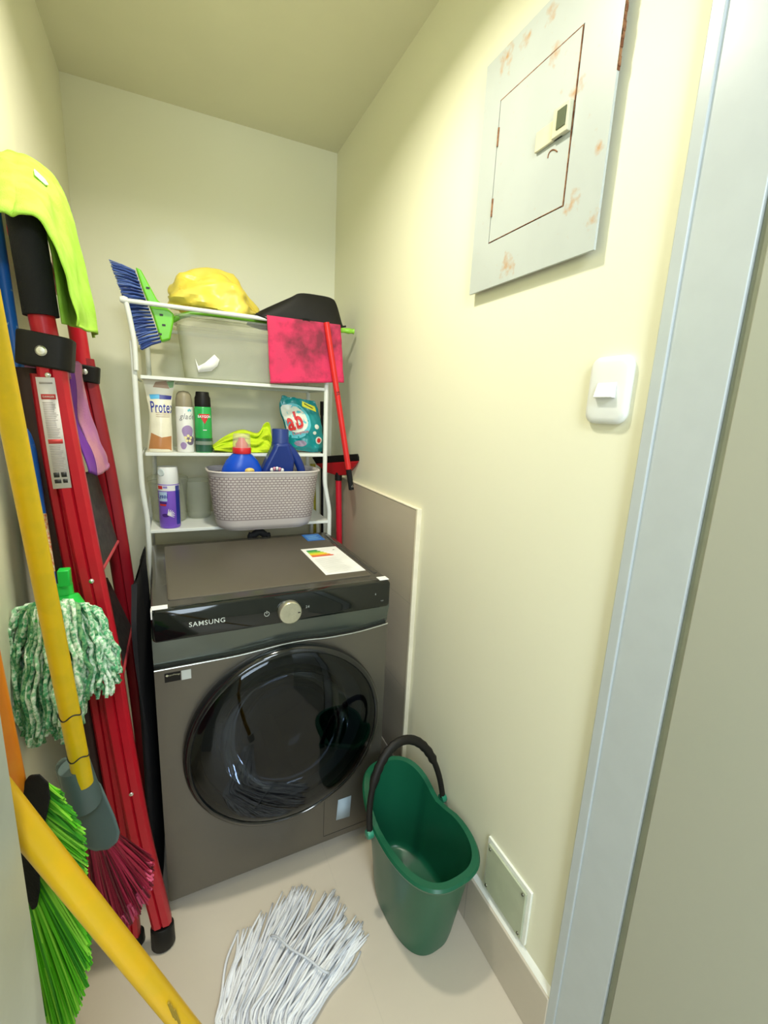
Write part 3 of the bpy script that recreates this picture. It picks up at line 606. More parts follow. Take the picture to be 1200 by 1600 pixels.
for k in range(5): a = 2*math.pi*k/5+.3; mp_ = cyl_map(c1x, CY, r1+.0008, .15, ZS); blob(mb, .004+.009*math.cos(a), .046+.009*math.sin(a), .005, .005, 2, mp_, 8)
mb.text('glade', .026, lambda x, y: mp1(.004+x, .118+y), 3, bold=.01, shear=.3, sx=.85)
for k in range(3): blob(mb, .012+.004*(k-1), .138+.003*(k % 2), .003, .004, 4, mp1, 8)
mb.build('can_print', [mat('lavender_print', (.34, .24, .45, 1), .4), mat('plum_print', (.16, .13, .20, 1), .4), mat('flower_yellow', (.80, .72, .35, 1), .4), ink_grey, mat('aqua_print', (.15, .55, .62, 1), .4)], t)

# insect spray can
c2x = .0985; r2_ = .0275
t = can('insect_spray_can', c2x, CY-.002, ZS, r2_, .152, mat('green_can', (.03, .40, .09, 1), .25), black_pl, .050, 'green insect spray can with black cap beside the air freshener', 'spray can', dome=False)
mp2 = cyl_map(c2x, CY-.002, r2_+.0005, .10, ZS); mp2b = cyl_map(c2x, CY-.002, r2_+.0018, .10, ZS); mp2c = cyl_map(c2x, CY-.002, r2_+.0012, .10, ZS)
mb = MB(); mb.grid(lambda u, v: mp2((u-.5)*.12, .002+.046*v), 24, 4, 0); mb.grid(lambda u, v: mp2b((u-.5)*.10, .026+.012*v), 24, 2, 4)
mb.grid(lambda u, v: mp2c((u-.5)*.038*(1-v), .129-.033*v), 12, 10, 1)
mb.text('BAYGON', .0115, lambda x, y: mp2b(x*.88, .120+y), 2, bold=.03)
mb.poly([(-.006, .077), (.006, .077), (.006, .0745), (-.006, .0745)], mp2b, 2)
mb.build('can_print', [mat('dark_green_print', (.02, .09, .05, 1), .4), ink_red, paper, black_pl, mat('grey_green_print', (.20, .25, .20, 1), .5)], t)

# detergent bag (teal)
t = empty('detergent_bag', (.46, 1.75, ZS), 'crumpled teal laundry powder bag at right end of middle shelf', 'detergent bag')
TLp = [(440, 618), (437, 640), (446, 670), (450, 690), (452, 701)]; TRp = [(492, 627), (498, 645), (503, 668), (505, 690), (503, 708)]
TL_ = [at(*p, Y=1.735) for p in TLp]; TR_ = [at(*p, Y=1.735) for p in TRp]
def tealf(front, off=0):
    def fn(u, v):
        a, b_ = poly_interp(TL_, v), poly_interp(TR_, v); p = lerp(a, b_, u)
        th_ = .034*(max(0, math.sin(math.pi*u))**.55)*sm(-.02, .55, v)*(1-.35*sm(.85, 1, v))+.001
        cr = .006*nz(u*5+v*3, v*7, 3)+.005*abs(nz(u*9-v*5, v*4, 7))
        zed = lerp(p.z, max(p.z, ZS), 1); zed = max(zed, ZS+.001)
        return Vector((p.x+.003*nz(v*9, u*2), 1.735+(-(th_+cr)-off if front else th_), zed+.004*nz(u*7, 1)*(1-v)))
    return fn
teal = mat('teal_film', (.005, .22, .24, 1), .22, noise_amt=.4, scale=18, col2=(.01, .34, .33, 1)); 
tb = MB().grid(tealf(True), 30, 40).grid(tealf(False), 30, 40).build('bag', teal, t, angle=60)
tf = tealf(True, .0015)
mb = MB()
def tblob(cx_, cy_, rx_, ry_, mi, off=.0, n=24, rot=.0):
    f_ = tealf(True, .0012+off); pts = []
    rings = 4; vs = [f_(cx_, cy_)]
    for q in range(1, rings+1):
        for k in range(n):
            a = 2*math.pi*k/n; x_ = rx_*math.cos(a)*q/rings; y_ = ry_*math.sin(a)*q/rings
            vs.append(f_(min(max(cx_+x_*math.cos(rot)-y_*math.sin(rot), .02), .98), min(max(cy_+y_*math.cos(rot)+x_*math.sin(rot), .02), .98)))
    fs = [(0, 1+k, 1+(k+1) % n) for k in range(n)]
    for q in range(rings-1):
        for k in range(n): fs.append((1+q*n+k, 1+(q+1)*n+k, 1+(q+1)*n+(k+1) % n, 1+q*n+(k+1) % n))
    mb.add(vs, fs, mi)
tblob(.26, .40, .42, .26, 0, rot=-.2); tblob(.24, .36, .36, .20, 1, .0006)
fA = tealf(True, .0055)
mb.text('ab', .52, lambda x, y: fA(min(max(.26+x*.8, .02), .98), .40-y*.62-x*.10), 2, bold=.03)
mb.text('Limpieza', .11, lambda x, y: fA(min(max(.32+x, .02), .98), .56-y*.6-x*.10), 2, bold=.01)
tblob(.82, .72, .10, .07, 1, .0002); tblob(.82, .72, .06, .045, 2, .001)
tblob(.28, .78, .16, .07, 3, .0004); tblob(.80, .48, .06, .04, 1, .0002); tblob(.72, .58, .05, .03, 1, .0002)
fy = tealf(True, .002)
mb.grid(lambda u, v: fy(.58+.34*u, .06+.10*v+.08*u), 6, 3, 4)
for k in range(3): mb.grid(lambda u, v, k=k: tealf(True, .0026)(.64+.20*u, .095+.02*v+.075*u), 4, 1, 5)
mb.build('bag_print', [mat('aqua_glow_print', (.12, .52, .60, 1), .3), mat('pearl_print', (.70, .72, .62, 1), .3), ink_red, mat('mauve_print', (.25, .20, .28, 1), .4), mat('yellow_tag', (.85, .82, .05, 1), .4), ink_black], tb)

# neon yellow cloth
neon = mat('neon_yellow_cloth', (.62, .80, .02, 1), .85, noise_amt=.4, scale=40, col2=(.50, .66, .02, 1), bump=.5, bscale=400)
cl_top = [(331, 697), (352, 682), (378, 672), (402, 677), (412, 662), (420, 662), (424, 690)]
cl_bot = [(334, 702), (352, 704), (375, 706), (395, 706), (408, 706), (416, 706), (424, 706)]
ct_ = [at(*p, Y=1.72) for p in cl_top]; cb_ = [at(*p, Y=1.70) for p in cl_bot]
def neonf(u, v):
    a = poly_interp(ct_, u); b_ = poly_interp(cb_, u); b_.z = max(b_.z, ZS+.002); p = lerp(a, b_, v)
    w_ = .012*math.sin(v*13+u*8)+.007*math.sin(v*27-u*9); return Vector((p.x, p.y-.03*math.sin(v*math.pi*.5)+w_*(1-.4*v), max(p.z, ZS+.002)))
mb = MB().grid(neonf, 40, 40)
def neonb(u, v): p = neonf(u, v); return Vector((p.x, 1.72+.05*v+.02*math.sin(u*6), lerp(poly_interp(ct_, u).z, ZS+.002, v**1.3)))
mb.grid(neonb, 40, 20)
o = mb.build('microfibre_cloth', neon, solid=.002, angle=180); tag(o, 'crumpled neon yellow cloth on middle shelf behind the blue bottles', 'cloth')

# ---------------------------------------------------------------- lowest shelf things
ZB = .886
# woven basket
t = empty('plastic_basket', (.294, 1.672, ZB), 'pale grey woven-look plastic basket on lowest shelf', 'basket')
bk = bpy.data.materials.new('woven_grey_plastic'); bk.use_nodes = True; N, L = bk.node_tree.nodes, bk.node_tree.links; b = N['Principled BSDF']; b.inputs['Roughness'].default_value = .5
tcn = N.new('ShaderNodeTexCoord'); sp = N.new('ShaderNodeSeparateXYZ'); L.new(tcn.outputs['Object'], sp.inputs[0]); cb = N.new('ShaderNodeCombineXYZ'); L.new(sp.outputs['X'], cb.inputs[0]); L.new(sp.outputs['Z'], cb.inputs[1])
br = N.new('ShaderNodeTexBrick'); br.inputs['Scale'].default_value = 1; br.inputs['Brick Width'].default_value = .0135; br.inputs['Row Height'].default_value = .0088; br.inputs['Mortar Size'].default_value = .0021; br.inputs['Mortar Smooth'].default_value = .2
c_body = (.60, .54, .52, 1); br.inputs['Color1'].default_value = c_body; br.inputs['Color2'].default_value = (.64, .58, .56, 1); br.inputs['Mortar'].default_value = (.33, .27, .27, 1); L.new(cb.outputs[0], br.inputs[0])
# weave only on the wall band
m1 = N.new('ShaderNodeMath'); m1.operation = 'COMPARE'; m1.inputs[1].default_value = ZB+.112; m1.inputs[2].default_value = .076; L.new(sp.outputs['Z'], m1.inputs[0])
mx = N.new('ShaderNodeMix'); mx.data_type = 'RGBA'; L.new(m1.outputs[0], mx.inputs['Factor']); mx.inputs['A'].default_value = c_body; L.new(br.outputs[0], mx.inputs['B']); L.new(mx.outputs['Result'], b.inputs['Base Color'])
bp = N.new('ShaderNodeBump'); bp.invert = True; bp.inputs['Strength'].default_value = .8; bp.inputs['Distance'].default_value = .002; mm = N.new('ShaderNodeMath'); mm.operation = 'MULTIPLY'; L.new(br.outputs['Fac'], mm.inputs[0]); L.new(m1.outputs[0], mm.inputs[1]); L.new(mm.outputs[0], bp.inputs['Height']); L.new(bp.outputs[0], b.inputs['Normal'])
BX, BY = .294, 1.657
mb = MB(); secs = [(.148, .066, .055, .001), (.160, .074, .06, .004), (.168, .080, .065, .018), (.175, .086, .07, .06), (.190, .097, .07, .197), (.191, .098, .07, .203)]
mb.loft([[Vector((BX+x, BY+y, ZB+z)) for x, y in rrect(w_, d_, r_, 10)] for w_, d_, r_, z in secs], 0, False)
mb.add([Vector((BX+x, BY+y, ZB+.001)) for x, y in rrect(.148, .066, .055, 10)], [tuple(range(44))])
o = mb.build('basket_body', bk, t, solid=.003, loc=None, angle=60)
# rim dips at front centre like a shallow wave
rim = [Vector((BX+x, BY+y, ZB+.204)) for x, y in rrect(.193, .100, .071, 12)]
MB().tube(rim+[rim[0], rim[1]], .0035, 8).build('rim', mat('basket_rim', (.62, .57, .54, 1), .45), t)

# blue detergent bottle with red cap
blue_pl = mat('blue_bottle', (.006, .075, .55, 1), .28, noise_amt=.2, sss=.1)
bx, by = .213, 1.613
t = empty('detergent_bottle', (bx, by, ZB+.004), 'bright blue detergent bottle with red cap in the grey basket', 'bottle')
def shear_back(mb): mb.v = [(x, y+.042*max(0, 1-(z-ZB-.004)/.2), z) for x, y, z in mb.v]
def bottle_prof(sec, cx, cy, mi=0, n=28):
    mb = MB(); secs = []
    for w_, d_, z in sec: secs.append([Vector((cx+w_*math.cos(a), cy+d_*math.sin(a), ZB+.004+z)) for a in [2*math.pi*k/n for k in range(n)]])
    mb.loft(secs, mi); shear_back(mb); return mb
bo = bottle_prof([(.042, .022, 0), (.050, .028, .006), (.055, .030, .10), (.070, .034, .178), (.066, .034, .208), (.052, .032, .236), (.038, .028, .252), (.029, .026, .260), (.027, .025, .266)], bx, by).build('bottle_body', blue_pl, t, angle=60)
mb = MB(); mb.add([Vector((bx+.02+.016*math.cos(a), by-.0345, ZB+.208+.010*math.sin(a))) for a in [2*math.pi*k/16 for k in range(16)]], [tuple(range(16))]); mb.build('label', mat('gold_label', (.75, .55, .15, 1), .4), bo, solid=.0008)
MB().lathe([(.030, 0), (.031, .002), (.031, .018), (.029, .021), (0, .021)], (bx, by, ZB+.264), seg=32).build('cap', mat('red_cap', (.62, .02, .03, 1), .35), t)
clear2 = bpy.data.materials.new('clear_cap_plastic'); clear2.use_nodes = True; N, L = clear2.node_tree.nodes, clear2.node_tree.links; b = N['Principled BSDF']; b.inputs['Base Color'].default_value = (.85, .70, .62, 1); b.inputs['Roughness'].default_value = .15
tr = N.new('ShaderNodeBsdfTransparent'); ms = N.new('ShaderNodeMixShader'); ms.inputs[0].default_value = .3; L.new(tr.outputs[0], ms.inputs[1]); L.new(b.outputs[0], ms.inputs[2]); L.new(ms.outputs[0], N['Material Output'].inputs[0])
MB().lathe([(.0215, .020), (.020, .032), (.012, .044), (.010, .052), (0, .053)], (bx, by, ZB+.264), seg=24).build('pour_spout', mat('pink_spout', (.75, .12, .12, 1), .35, alpha=.8), t)
MB().lathe([(.030, .018), (.029, .052), (.027, .066), (.0, .067)], (bx, by, ZB+.264), seg=28).build('dosing_cap', clear2, t)

# navy bottle with handle
navy_pl = mat('navy_bottle', (.008, .030, .20, 1), .32, noise_amt=.2)
bx2, by2 = .345, 1.613
t = empty('fabric_softener_bottle', (bx2+.01, by2, ZB+.004), 'dark navy bottle with side handle in the grey basket', 'bottle')
mb = MB()
body = [at(*p, Y=1.613) for p in [(404, 745), (413, 722), (424, 700), (427, 690), (450, 690), (453, 704), (458, 718), (455, 745)]]
bot4 = [Vector((.395, 1.613, ZB+.006)), Vector((.285, 1.613, ZB+.006))]
mb.prism([p+Vector((0, -.033, 0)) for p in bot4[::-1][:1]+body+[bot4[0]]], (0, .066, 0))
shear_back(mb); o = mb.build('bottle_body', navy_pl, t, bevel=.014, bseg=4, angle=60)
hpts = [at(*p, Y=1.613) for p in [(448, 697), (458, 708), (466, 722), (471, 738), (472, 760)]]
MB().tube(curve_pts(hpts+[Vector((.425, 1.613, ZB+.12)), Vector((.38, 1.613, ZB+.08))], 24), .0125, 14, flat=1.2).build('handle', navy_pl, t)
nk = at(438, 690, Y=1.613)
MB().lathe([(.030, -.03), (.0305, 0), (.0305, .002), (.029, .004), (.0285, .045), (.027, .048), (0, .048)], (nk.x, nk.y, nk.z-.004), seg=32).build('cap', mat('navy_cap', (.012, .035, .19, 1), .4), t)
lw = MB(); lc = at(433, 734, Y=1.579)
for k in range(5): a = k*.9; lw.add([lc+Vector((.02*(k-2)*.45+.006*math.cos(q), 0, .004*math.sin(a)+.007*math.sin(q))) for q in [2*math.pi*j/12 for j in range(12)]], [tuple(range(12))], k % 2)
lw.build('label', [paper, mat('pink_print', (.6, .25, .35, 1), .5)], o, solid=.0008)

# purple disinfectant can
lx, ly = -.020, 1.700; rl = .0335
purp = mat('purple_can', (.20, .09, .55, 1), .28, noise_amt=.25, scale=10)
t = empty('disinfectant_spray_can', (lx, ly, ZB), 'purple disinfectant spray can with white cap on lowest shelf', 'spray can')
MB().lathe([(0, .002), (rl*.86, .002), (rl*.93, 0), (rl, .006), (rl, .148), (rl*.96, .155), (rl*.9, .157)], (lx, ly, ZB), seg=40).build('can_body', purp, t, angle=50)
mb = MB().lathe([(rl*.97, .150), (rl*.985, .153), (rl*.94, .205), (rl*.90, .209), (0, .209)], (lx, ly, ZB), seg=40); mb.build('cap', white_pl, t, angle=50)
MB().lathe([(0, 0), (.011, .0005), (.013, -.001)], (lx-.021, ly-.0255, ZB+.192), (-.6, -.8, 0), 16).build('cap_nozzle', mat('cap_hollow', (.62, .70, .70, 1), .4), t)
ml = cyl_map(lx, ly, rl+.0005, -.05, ZB); mlb = cyl_map(lx, ly, rl+.0009, -.05, ZB); mlc = cyl_map(lx, ly, rl+.0020, -.05, ZB)
mb = MB(); mb.grid(lambda u, v: ml((u-.5)*.16, .130+.019*v), 30, 2, 0); mb.grid(lambda u, v: ml(.024+.02*u, .012+.135*v), 8, 4, 1)
mb.grid(lambda u, v: mlb(-.038+.020*u, .136+.011*v), 5, 2, 2); mb.grid(lambda u, v: mlb(-.016+.014*u, .139+.007*v), 4, 2, 3)
mb.grid(lambda u, v: mlb(-.034+.030*u, .095+.032*v-.004*u*0), 8, 3, 4)
mb.text('Lysol', .020, lambda x, y: mlc(-.021+x, .112+y), 1, bold=.02, shear=.2, sx=.8)
mb.grid(lambda u, v: mlb(-.032+.026*u, .086+.006*v), 5, 1, 5); mb.grid(lambda u, v: mlb(-.032+.024*u, .079+.006*v), 5, 1, 2)
for k in range(7): a = -.5+k*.32; mb.tube([mlb(-.004, .048), mlb(-.004+.022*math.cos(a), .048+.020*math.sin(a))], lambda q: .0022*(1-.6*q), 5, mi=0)
blob(mb, -.012, .046, .012, .006, 5, mlb)
mb.build('can_print', [paper, ink_blue, ink_red, mat('violet_print', (.30, .25, .60, 1), .4), mat('ice_blue_print', (.45, .60, .80, 1), .3), mat('deep_purple_print', (.06, .02, .18, 1), .4)], t)

# clear jar behind the can
t = empty('clear_jar', (-.020, 1.80, ZB), 'clear plastic jar with lid behind the purple can', 'jar')
jm = clear_m
MB().lathe([(0, .002), (.050, .002), (.054, .006), (.062, .13), (.063, .145)], (-.022, 1.805, ZB), seg=40).build('jar_body', jm, t, solid=.002)
MB().lathe([(.066, .140), (.067, .143), (.067, .158), (.064, .162), (0, .162)], (-.022, 1.805, ZB), seg=40).build('jar_lid', jm, t)
t = empty('clear_cup', (.055, 1.815, ZB), 'clear plastic measuring cup beside the jar on lowest shelf', 'cup')
MB().lathe([(0, .002), (.036, .002), (.040, .006), (.056, .14), (.058, .142)], (.080, 1.835, ZB), seg=32).build('cup', clear_m, t, solid=.002)

# black hose behind the machine
hz = [at(*p, Y=1.63) for p in [(392, 848), (395, 838), (405, 831), (415, 837), (418, 848)]]
o = MB().tube(curve_pts([hz[0]+Vector((0, 0, -.3))]+hz+[hz[-1]+Vector((0, 0, -.3))], 30), .013, 10).build('drain_hose', black_foam); tag(o, 'black corrugated hose looping up behind the washing machine', 'hose')

# ---------------------------------------------------------------- green bucket
t = empty('mop_bucket', (.525, .84, 0), 'dark green plastic mop bucket with black carry handle standing on the floor', 'bucket')
gb = mat('green_bucket_plastic', (.008, .100, .050, 1), .30, noise_amt=.25, scale=3)
BC = Vector((.527, .838, 0)); BA = math.radians(96)   # long axis points away from the door
ux = Vector((math.cos(BA), math.sin(BA), 0)); uy = Vector((-ux.y, ux.x, 0))
def bucket_sec(hz_, L0, W0, rim_wave=0, shift=0):
    out = []
    for k in range(64):
        a = 2*math.pi*k/64; c_, s_ = math.cos(a), math.sin(a)
        e = .72; xx = L0*math.copysign(abs(c_)**e, c_); yy = W0*math.copysign(abs(s_)**e, s_)
        waist = 1-.07*math.exp(-((xx-.03)/.05)**2)*min(1, rim_wave*99)
        if xx > 0: yy *= 1-.18*(xx/L0)**2
        z = hz_ + rim_wave*(.045*sm(.02, .16, xx) - .012*math.exp(-((xx-.03)/.05)**2))
        out.append(BC+ux*(xx+shift)+uy*(yy*waist)+Vector((0, 0, z)))
    return out
mb = MB()
mb.loft([bucket_sec(.001, .118, .070), bucket_sec(.004, .124, .075), bucket_sec(.03, .130, .079, 0), bucket_sec(.12, .145, .087, .3), bucket_sec(.22, .162, .096, .8), bucket_sec(.262, .170, .100, 1),
         bucket_sec(.264, .182, .112, 1), bucket_sec(.272, .185, .115, 1), bucket_sec(.278, .181, .111, 1), bucket_sec(.278, .166, .097, 1), bucket_sec(.22, .157, .092, .8), bucket_sec(.12, .141, .083, .3), bucket_sec(.075, .134, .079, 0), bucket_sec(.062, .130, .076, 0), bucket_sec(.056, .120, .067, 0)])
mb.build('bucket_body', gb, t, angle=50)
mb = MB()
hc = BC+ux*.035
def harc(a, rad=.116, hgt=.185): return hc + uy*(rad*math.cos(a)) + Vector((0, 0, .268+hgt*math.sin(a))) + ux*(.050*math.sin(a))
pts = [harc(math.pi*k/40) for k in range(41)]
mb.tube(pts, lambda q: .0085 if (q < .2 or q > .8) else .0125+.0010*math.sin(q*120), 12, flat=.75)
hn = mb.build('carry_handle', black_pl, t, angle=60)
for sgn in (1, -1):
    c0 = hc+uy*(.116*sgn)+Vector((0, 0, .262))
    MB().lathe([(0, .010), (.010, .009), (.012, .005), (.012, -.006), (0, -.006)], c0, uy*sgn, 20).build('pivot', mat('green_pivot', (.015, .20, .12, 1), .35), t)

# ---------------------------------------------------------------- white string mop on the floor with yellow pole
PA, PB = at(-4, 1238, D=.345), at(281, 1592, D=.47)
dirp = (PB-PA); kz = (.055-PB.z)/dirp.z; PE = PB+dirp*kz
t = empty('string_mop', (PE.x, PE.y, 0), 'white string mop lying on the floor with thick yellow pole slanting across the foreground', 'mop')
top = PA-dirp*.22
MB().tube([top, PA, PB, PE], .0106, 24).build('pole', yellow_pole, t)
scf = MB()
for q in (.89, .905, .93):
    p = lerp(PA, PB, q); scf.tube([p+Vector((.004, -.0104, .01)), p+Vector((.008, -.0100, -.012))], .0012, 5)
scf.build('scuff_mark', mat('scuff', (.30, .20, .02, 1), .7), t)
MB().tube([PE+(PA-PE).normalized()*.05, PE], .020, 18).build('socket', mat('white_socket', (.7, .7, .7, 1), .4), t)
strm = [mat('mop_string_white', (.82, .83, .88, 1), .9, bump=.6, bscale=300), mat('mop_string_grey', (.62, .64, .70, 1), .9), mat('mop_string_pale', (.90, .91, .95, 1), .9)]
mb = MB(); root = Vector((PE.x-.02, PE.y+.03, .035))
tipsL = [(372, 1452), (400, 1440), (432, 1408), (452, 1394), (470, 1390), (489, 1391), (505, 1405), (521, 1393), (530, 1404), (537, 1425), (540, 1440), (560, 1438), (570, 1442), (566, 1465), (548, 1485)]
TP = [at(*p, Z=.008) for p in tipsL]
botm = [at(335+140*k/14, 1600, Z=.02) for k in range(15)]
for i in range(190):
    u = random.random(); lay = random.random()
    tip = poly_interp(TP, u)+Vector((random.uniform(-.012, .012), random.uniform(-.014, .014), 0)); 
    if random.random() < .35: tip = tip.lerp(poly_interp(botm, u), random.uniform(.05, .5))
    mid = poly_interp(botm, u+random.uniform(-.05, .05)); h = .006+.034*lay*math.sin(math.pi*min(max(u, .06), .94))
    r0_ = root+Vector((random.uniform(-.03, .03), random.uniform(-.01, .01), random.uniform(-.015, .02)))
    ph = random.uniform(0, 6); am = random.uniform(.002, .006)
    side = (tip-mid).cross(Vector((0, 0, 1))).normalized()
    pts = []
    for k in range(17):
        q = k/16; p = (r0_.lerp(mid, q/.4) if q < .4 else mid.lerp(tip, (q-.4)/.6)); 
        hh_ = h*(1-sm(.75, 1, q)*.75) if q > .25 else lerp(.035, h, q/.25)
        pts.append(Vector((p.x, p.y, max(.004, hh_)))+side*(am*math.sin(q*13+ph)+.006*math.sin(q*4+ph*2)*sm(0, .3, q)))
    mb.tube(curve_pts(pts, 26), lambda q: .0030 if q < .96 else .0022, 6, mi=random.choice([0, 0, 1, 2, 2]))
pts = [at(*p, Z=q_) for *p, q_ in [(424, 1462, .030), (434, 1464, .043), (455, 1483, .044), (480, 1497, .044), (505, 1517, .043), (514, 1519, .03)]]; mb.tube(curve_pts(pts, 16), .003, 6, mi=1)
mb.build('strings', strm, t, angle=180)

# ---------------------------------------------------------------- hanging tools on the left
# yellow pole broom with grey head and dark red bristles
gA, gB = at(-1, 560, D=.50), at(131, 1224, D=.67)
t = empty('red_bristle_broom', (gB.x, gB.y, 0), 'broom with yellow pole, grey head and dark red bristles in front of the ladder', 'broom')
gA = gA-(gB-gA)*.12
MB().tube([gA, gB], .0124, 20).build('pole', mat('yellow_broom_pole', (.76, .50, .004, 1), .4, noise_amt=.4, scale=40, col2=(.58, .42, .01, 1)), t)
# wavy black marks drawn round the pole
ax = (gB-gA).normalized(); e1, e2 = frame_from(ax)
mb = MB()
for px_, py_ in [(106, 1102), (121, 1184)]:
    kk = ((at(px_, py_, D=.65)-gA).dot(ax)); mb.tube([gA+ax*(kk+.0035*math.sin(a*3))+e1*(.0127*math.cos(a))+e2*(.0127*math.sin(a)) for a in [2*math.pi*j/40 for j in range(41)]], .0010, 5); mb.build('pole_mark', ink_black, t); mb = MB()
grey_pl = mat('blue_grey_plastic', (.085, .125, .125, 1), .42, noise_amt=.2)
Dh = .70
MB().tube([at(116, 1196, D=.665), at(128, 1236, D=.68), at(131, 1252, D=.69)], lambda q: .020+.004*q, 20).build('socket', grey_pl, t)
head = [(84, 1196), (100, 1180), (140, 1205), (158, 1225), (180, 1275), (188, 1300), (184, 1318), (170, 1328), (150, 1331), (132, 1326), (122, 1305), (108, 1265), (92, 1225)]
hp3 = [at(*p, D=.70+(p[1]-1200)*.0002) for p in head]; nb = ray(140, 1260).normalized()*.022
mb = MB().prism(hp3, nb); mb.build('broom_head', grey_pl, t, bevel=.006, bseg=3)
mb = MB().add([at(*p, D=.664) for p in [(101, 1206), (110, 1200), (117, 1216), (113, 1222)]], [(0, 1, 2, 3)]); mb.build('price_tag', paper, t, solid=.0008)
rb_ = [mat('maroon_bristle', (.24, .008, .030, 1), .55), mat('maroon_bristle_dark', (.10, .004, .012, 1), .55), mat('maroon_bristle_light', (.38, .015, .055, 1), .55), mat('pink_bristle_tip', (.58, .08, .17, 1), .6)]
ra_, rbb = at(126, 1310, D=.735), at(182, 1310, D=.735); 
te = [at(*p, D=.80) for p in [(132, 1390), (152, 1428), (172, 1440), (195, 1436), (215, 1412), (234, 1380), (232, 1360)]]
mb = bristles(lambda u, s_: lerp(ra_, rbb, u)+Vector((0, .02*s_-.01, random.uniform(-.004, .004))), lambda u, s_: poly_interp(te, u)+Vector((0, .045*s_-.02, 0)), 750, .0019, 4, .006, 0, rb_)
for i in range(260):
    u = random.random(); e_ = poly_interp(te, u)+Vector((0, .045*random.random()-.02, 0)); s0 = lerp(ra_, rbb, u); f_ = random.uniform(.80, .86); mb.tube([s0.lerp(e_, f_)+Vector((0, -.002, 0)), e_+Vector([random.uniform(-.005, .005) for _ in range(3)])], .0021, 4, mi=3, caps=False)
mb.build('bristles', rb_, t)

# green broom with orange pole
t = empty('green_bristle_broom', (-.19, .60, .5), 'broom with lime green bristles, black head and orange pole at lower left', 'broom')
oa, ob = at(-38, 960, D=.50), at(27, 1262, D=.585)
oa = oa-(ob-oa)*.5
MB().tube([oa, ob], .0140, 18).build('pole', mat('orange_pole', (.85, .24, .01, 1), .4, noise_amt=.4, scale=20, col2=(.9, .36, .03, 1)), t)
bh = [(38, 1222), (46, 1210), (62, 1209), (76, 1222), (79, 1246), (70, 1290), (62, 1340), (63, 1390), (58, 1418), (50, 1424), (40, 1400), (20, 1320), (22, 1280)]
nb = ray(55, 1300).normalized()*.030
MB().prism([at(*p, D=.575) for p in bh], nb).build('broom_head', black_foam, t, bevel=.006, bseg=3)
gcol = [mat('lime_bristle', (.10, .52, .01, 1), .5), mat('lime_bristle_dark', (.035, .28, .01, 1), .5), mat('lime_bristle_light', (.26, .70, .05, 1), .5)]
rts = [at(*p, D=.60) for p in [(74, 1224), (66, 1270), (60, 1330), (60, 1390), (48, 1415), (30, 1380)]]
tps = [at(*p, D=.60) for p in [(94, 1240), (126, 1300), (132, 1352), (138, 1450), (136, 1520), (116, 1590), (98, 1615), (60, 1560)]]
mb = bristles(lambda u, s_: poly_interp(rts, u)+ray(60, 1300).normalized()*(.03*s_-.010), lambda u, s_: poly_interp(tps, u)+ray(60, 1300).normalized()*(.05*s_-.02), 620, .0017, 4, .004, .0, gcol)
for w_ in (0,): pass
mb.build('bristles', gcol, t)

# green string mop hanging from blue pole
t = empty('green_mop', (-.20, .85, .7), 'green and white string mop hanging upside by its blue pole on left wall', 'mop')
t['label'] = 'green and white string mop hanging by a paint-flecked blue pole on left wall'
ba, bb = at(-3, 370, D=.80), at(82, 935, D=.83); ba2 = ba-(bb-ba)*.25
bluep = mat('blue_pole', (.015, .16, .60, 1), .4, noise_amt=1, scale=28, col2=(.015, .16, .60, 1))
rpn = [n for n in bluep.node_tree.nodes if n.type == 'VALTORGB'][0]; rpn.color_ramp.elements[0].color = (.012, .14, .58, 1); rpn.color_ramp.elements[0].position = .66; rpn.color_ramp.elements[1].position = .70; rpn.color_ramp.elements[1].color = (.45, .70, .62, 1)
MB().tube([ba2, ba, bb], .0098, 16).build('pole', bluep, t)
la, lb_ = lerp(ba, bb, .76), lerp(ba, bb, .925)
MB().tube([la, lb_], .0102, 16).build('pole_sticker', mat('orange_speckled_sticker', (.62, .16, .06, 1), .6, noise_amt=1, scale=160, col2=(.75, .68, .45, 1)), t)
gs = mat('green_socket', (.01, .50, .06, 1), .35)
so = at(98, 952, D=.83)
mb = MB().tube([at(93, 912, D=.83), at(96, 932, D=.83)], .020, 16).tube([at(96, 930, D=.83), at(98, 950, D=.83), at(99, 962, D=.83)], lambda q: .026+.022*q, 20)
mb.box(tuple(at(91, 918, D=.80)+Vector((-.0, 0, 0))), tuple(at(91, 918, D=.80)+Vector((.018, .02, .03)))); mb.build('socket', gs, t, bevel=.002)
gmt = [mat('mop_green', (.08, .38, .17, 1), .9, noise_amt=1, scale=170, col2=(.62, .78, .60, 1), bump=.8, bscale=400), mat('mop_green_dark', (.03, .20, .08, 1), .9, noise_amt=1, scale=150, col2=(.22, .42, .20, 1)), mat('mop_green_pale', (.25, .55, .30, 1), .9, noise_amt=1, scale=170, col2=(.82, .90, .78, 1))]
mb = MB()
ends = [(14, 1060), (20, 1110), (34, 1150), (48, 1168), (60, 1165), (80, 1150), (97, 1160), (108, 1150), (118, 1120), (128, 1130), (140, 1085), (155, 1090), (176, 1085), (186, 1062), (190, 1050)]
mids = [(12, 990), (10, 1010), (25, 1030), (40, 1040), (58, 1045), (75, 1045), (90, 1050), (104, 1050), (115, 1040), (128, 1030), (138, 1020), (150, 1010), (162, 1005), (168, 1000), (172, 995)]
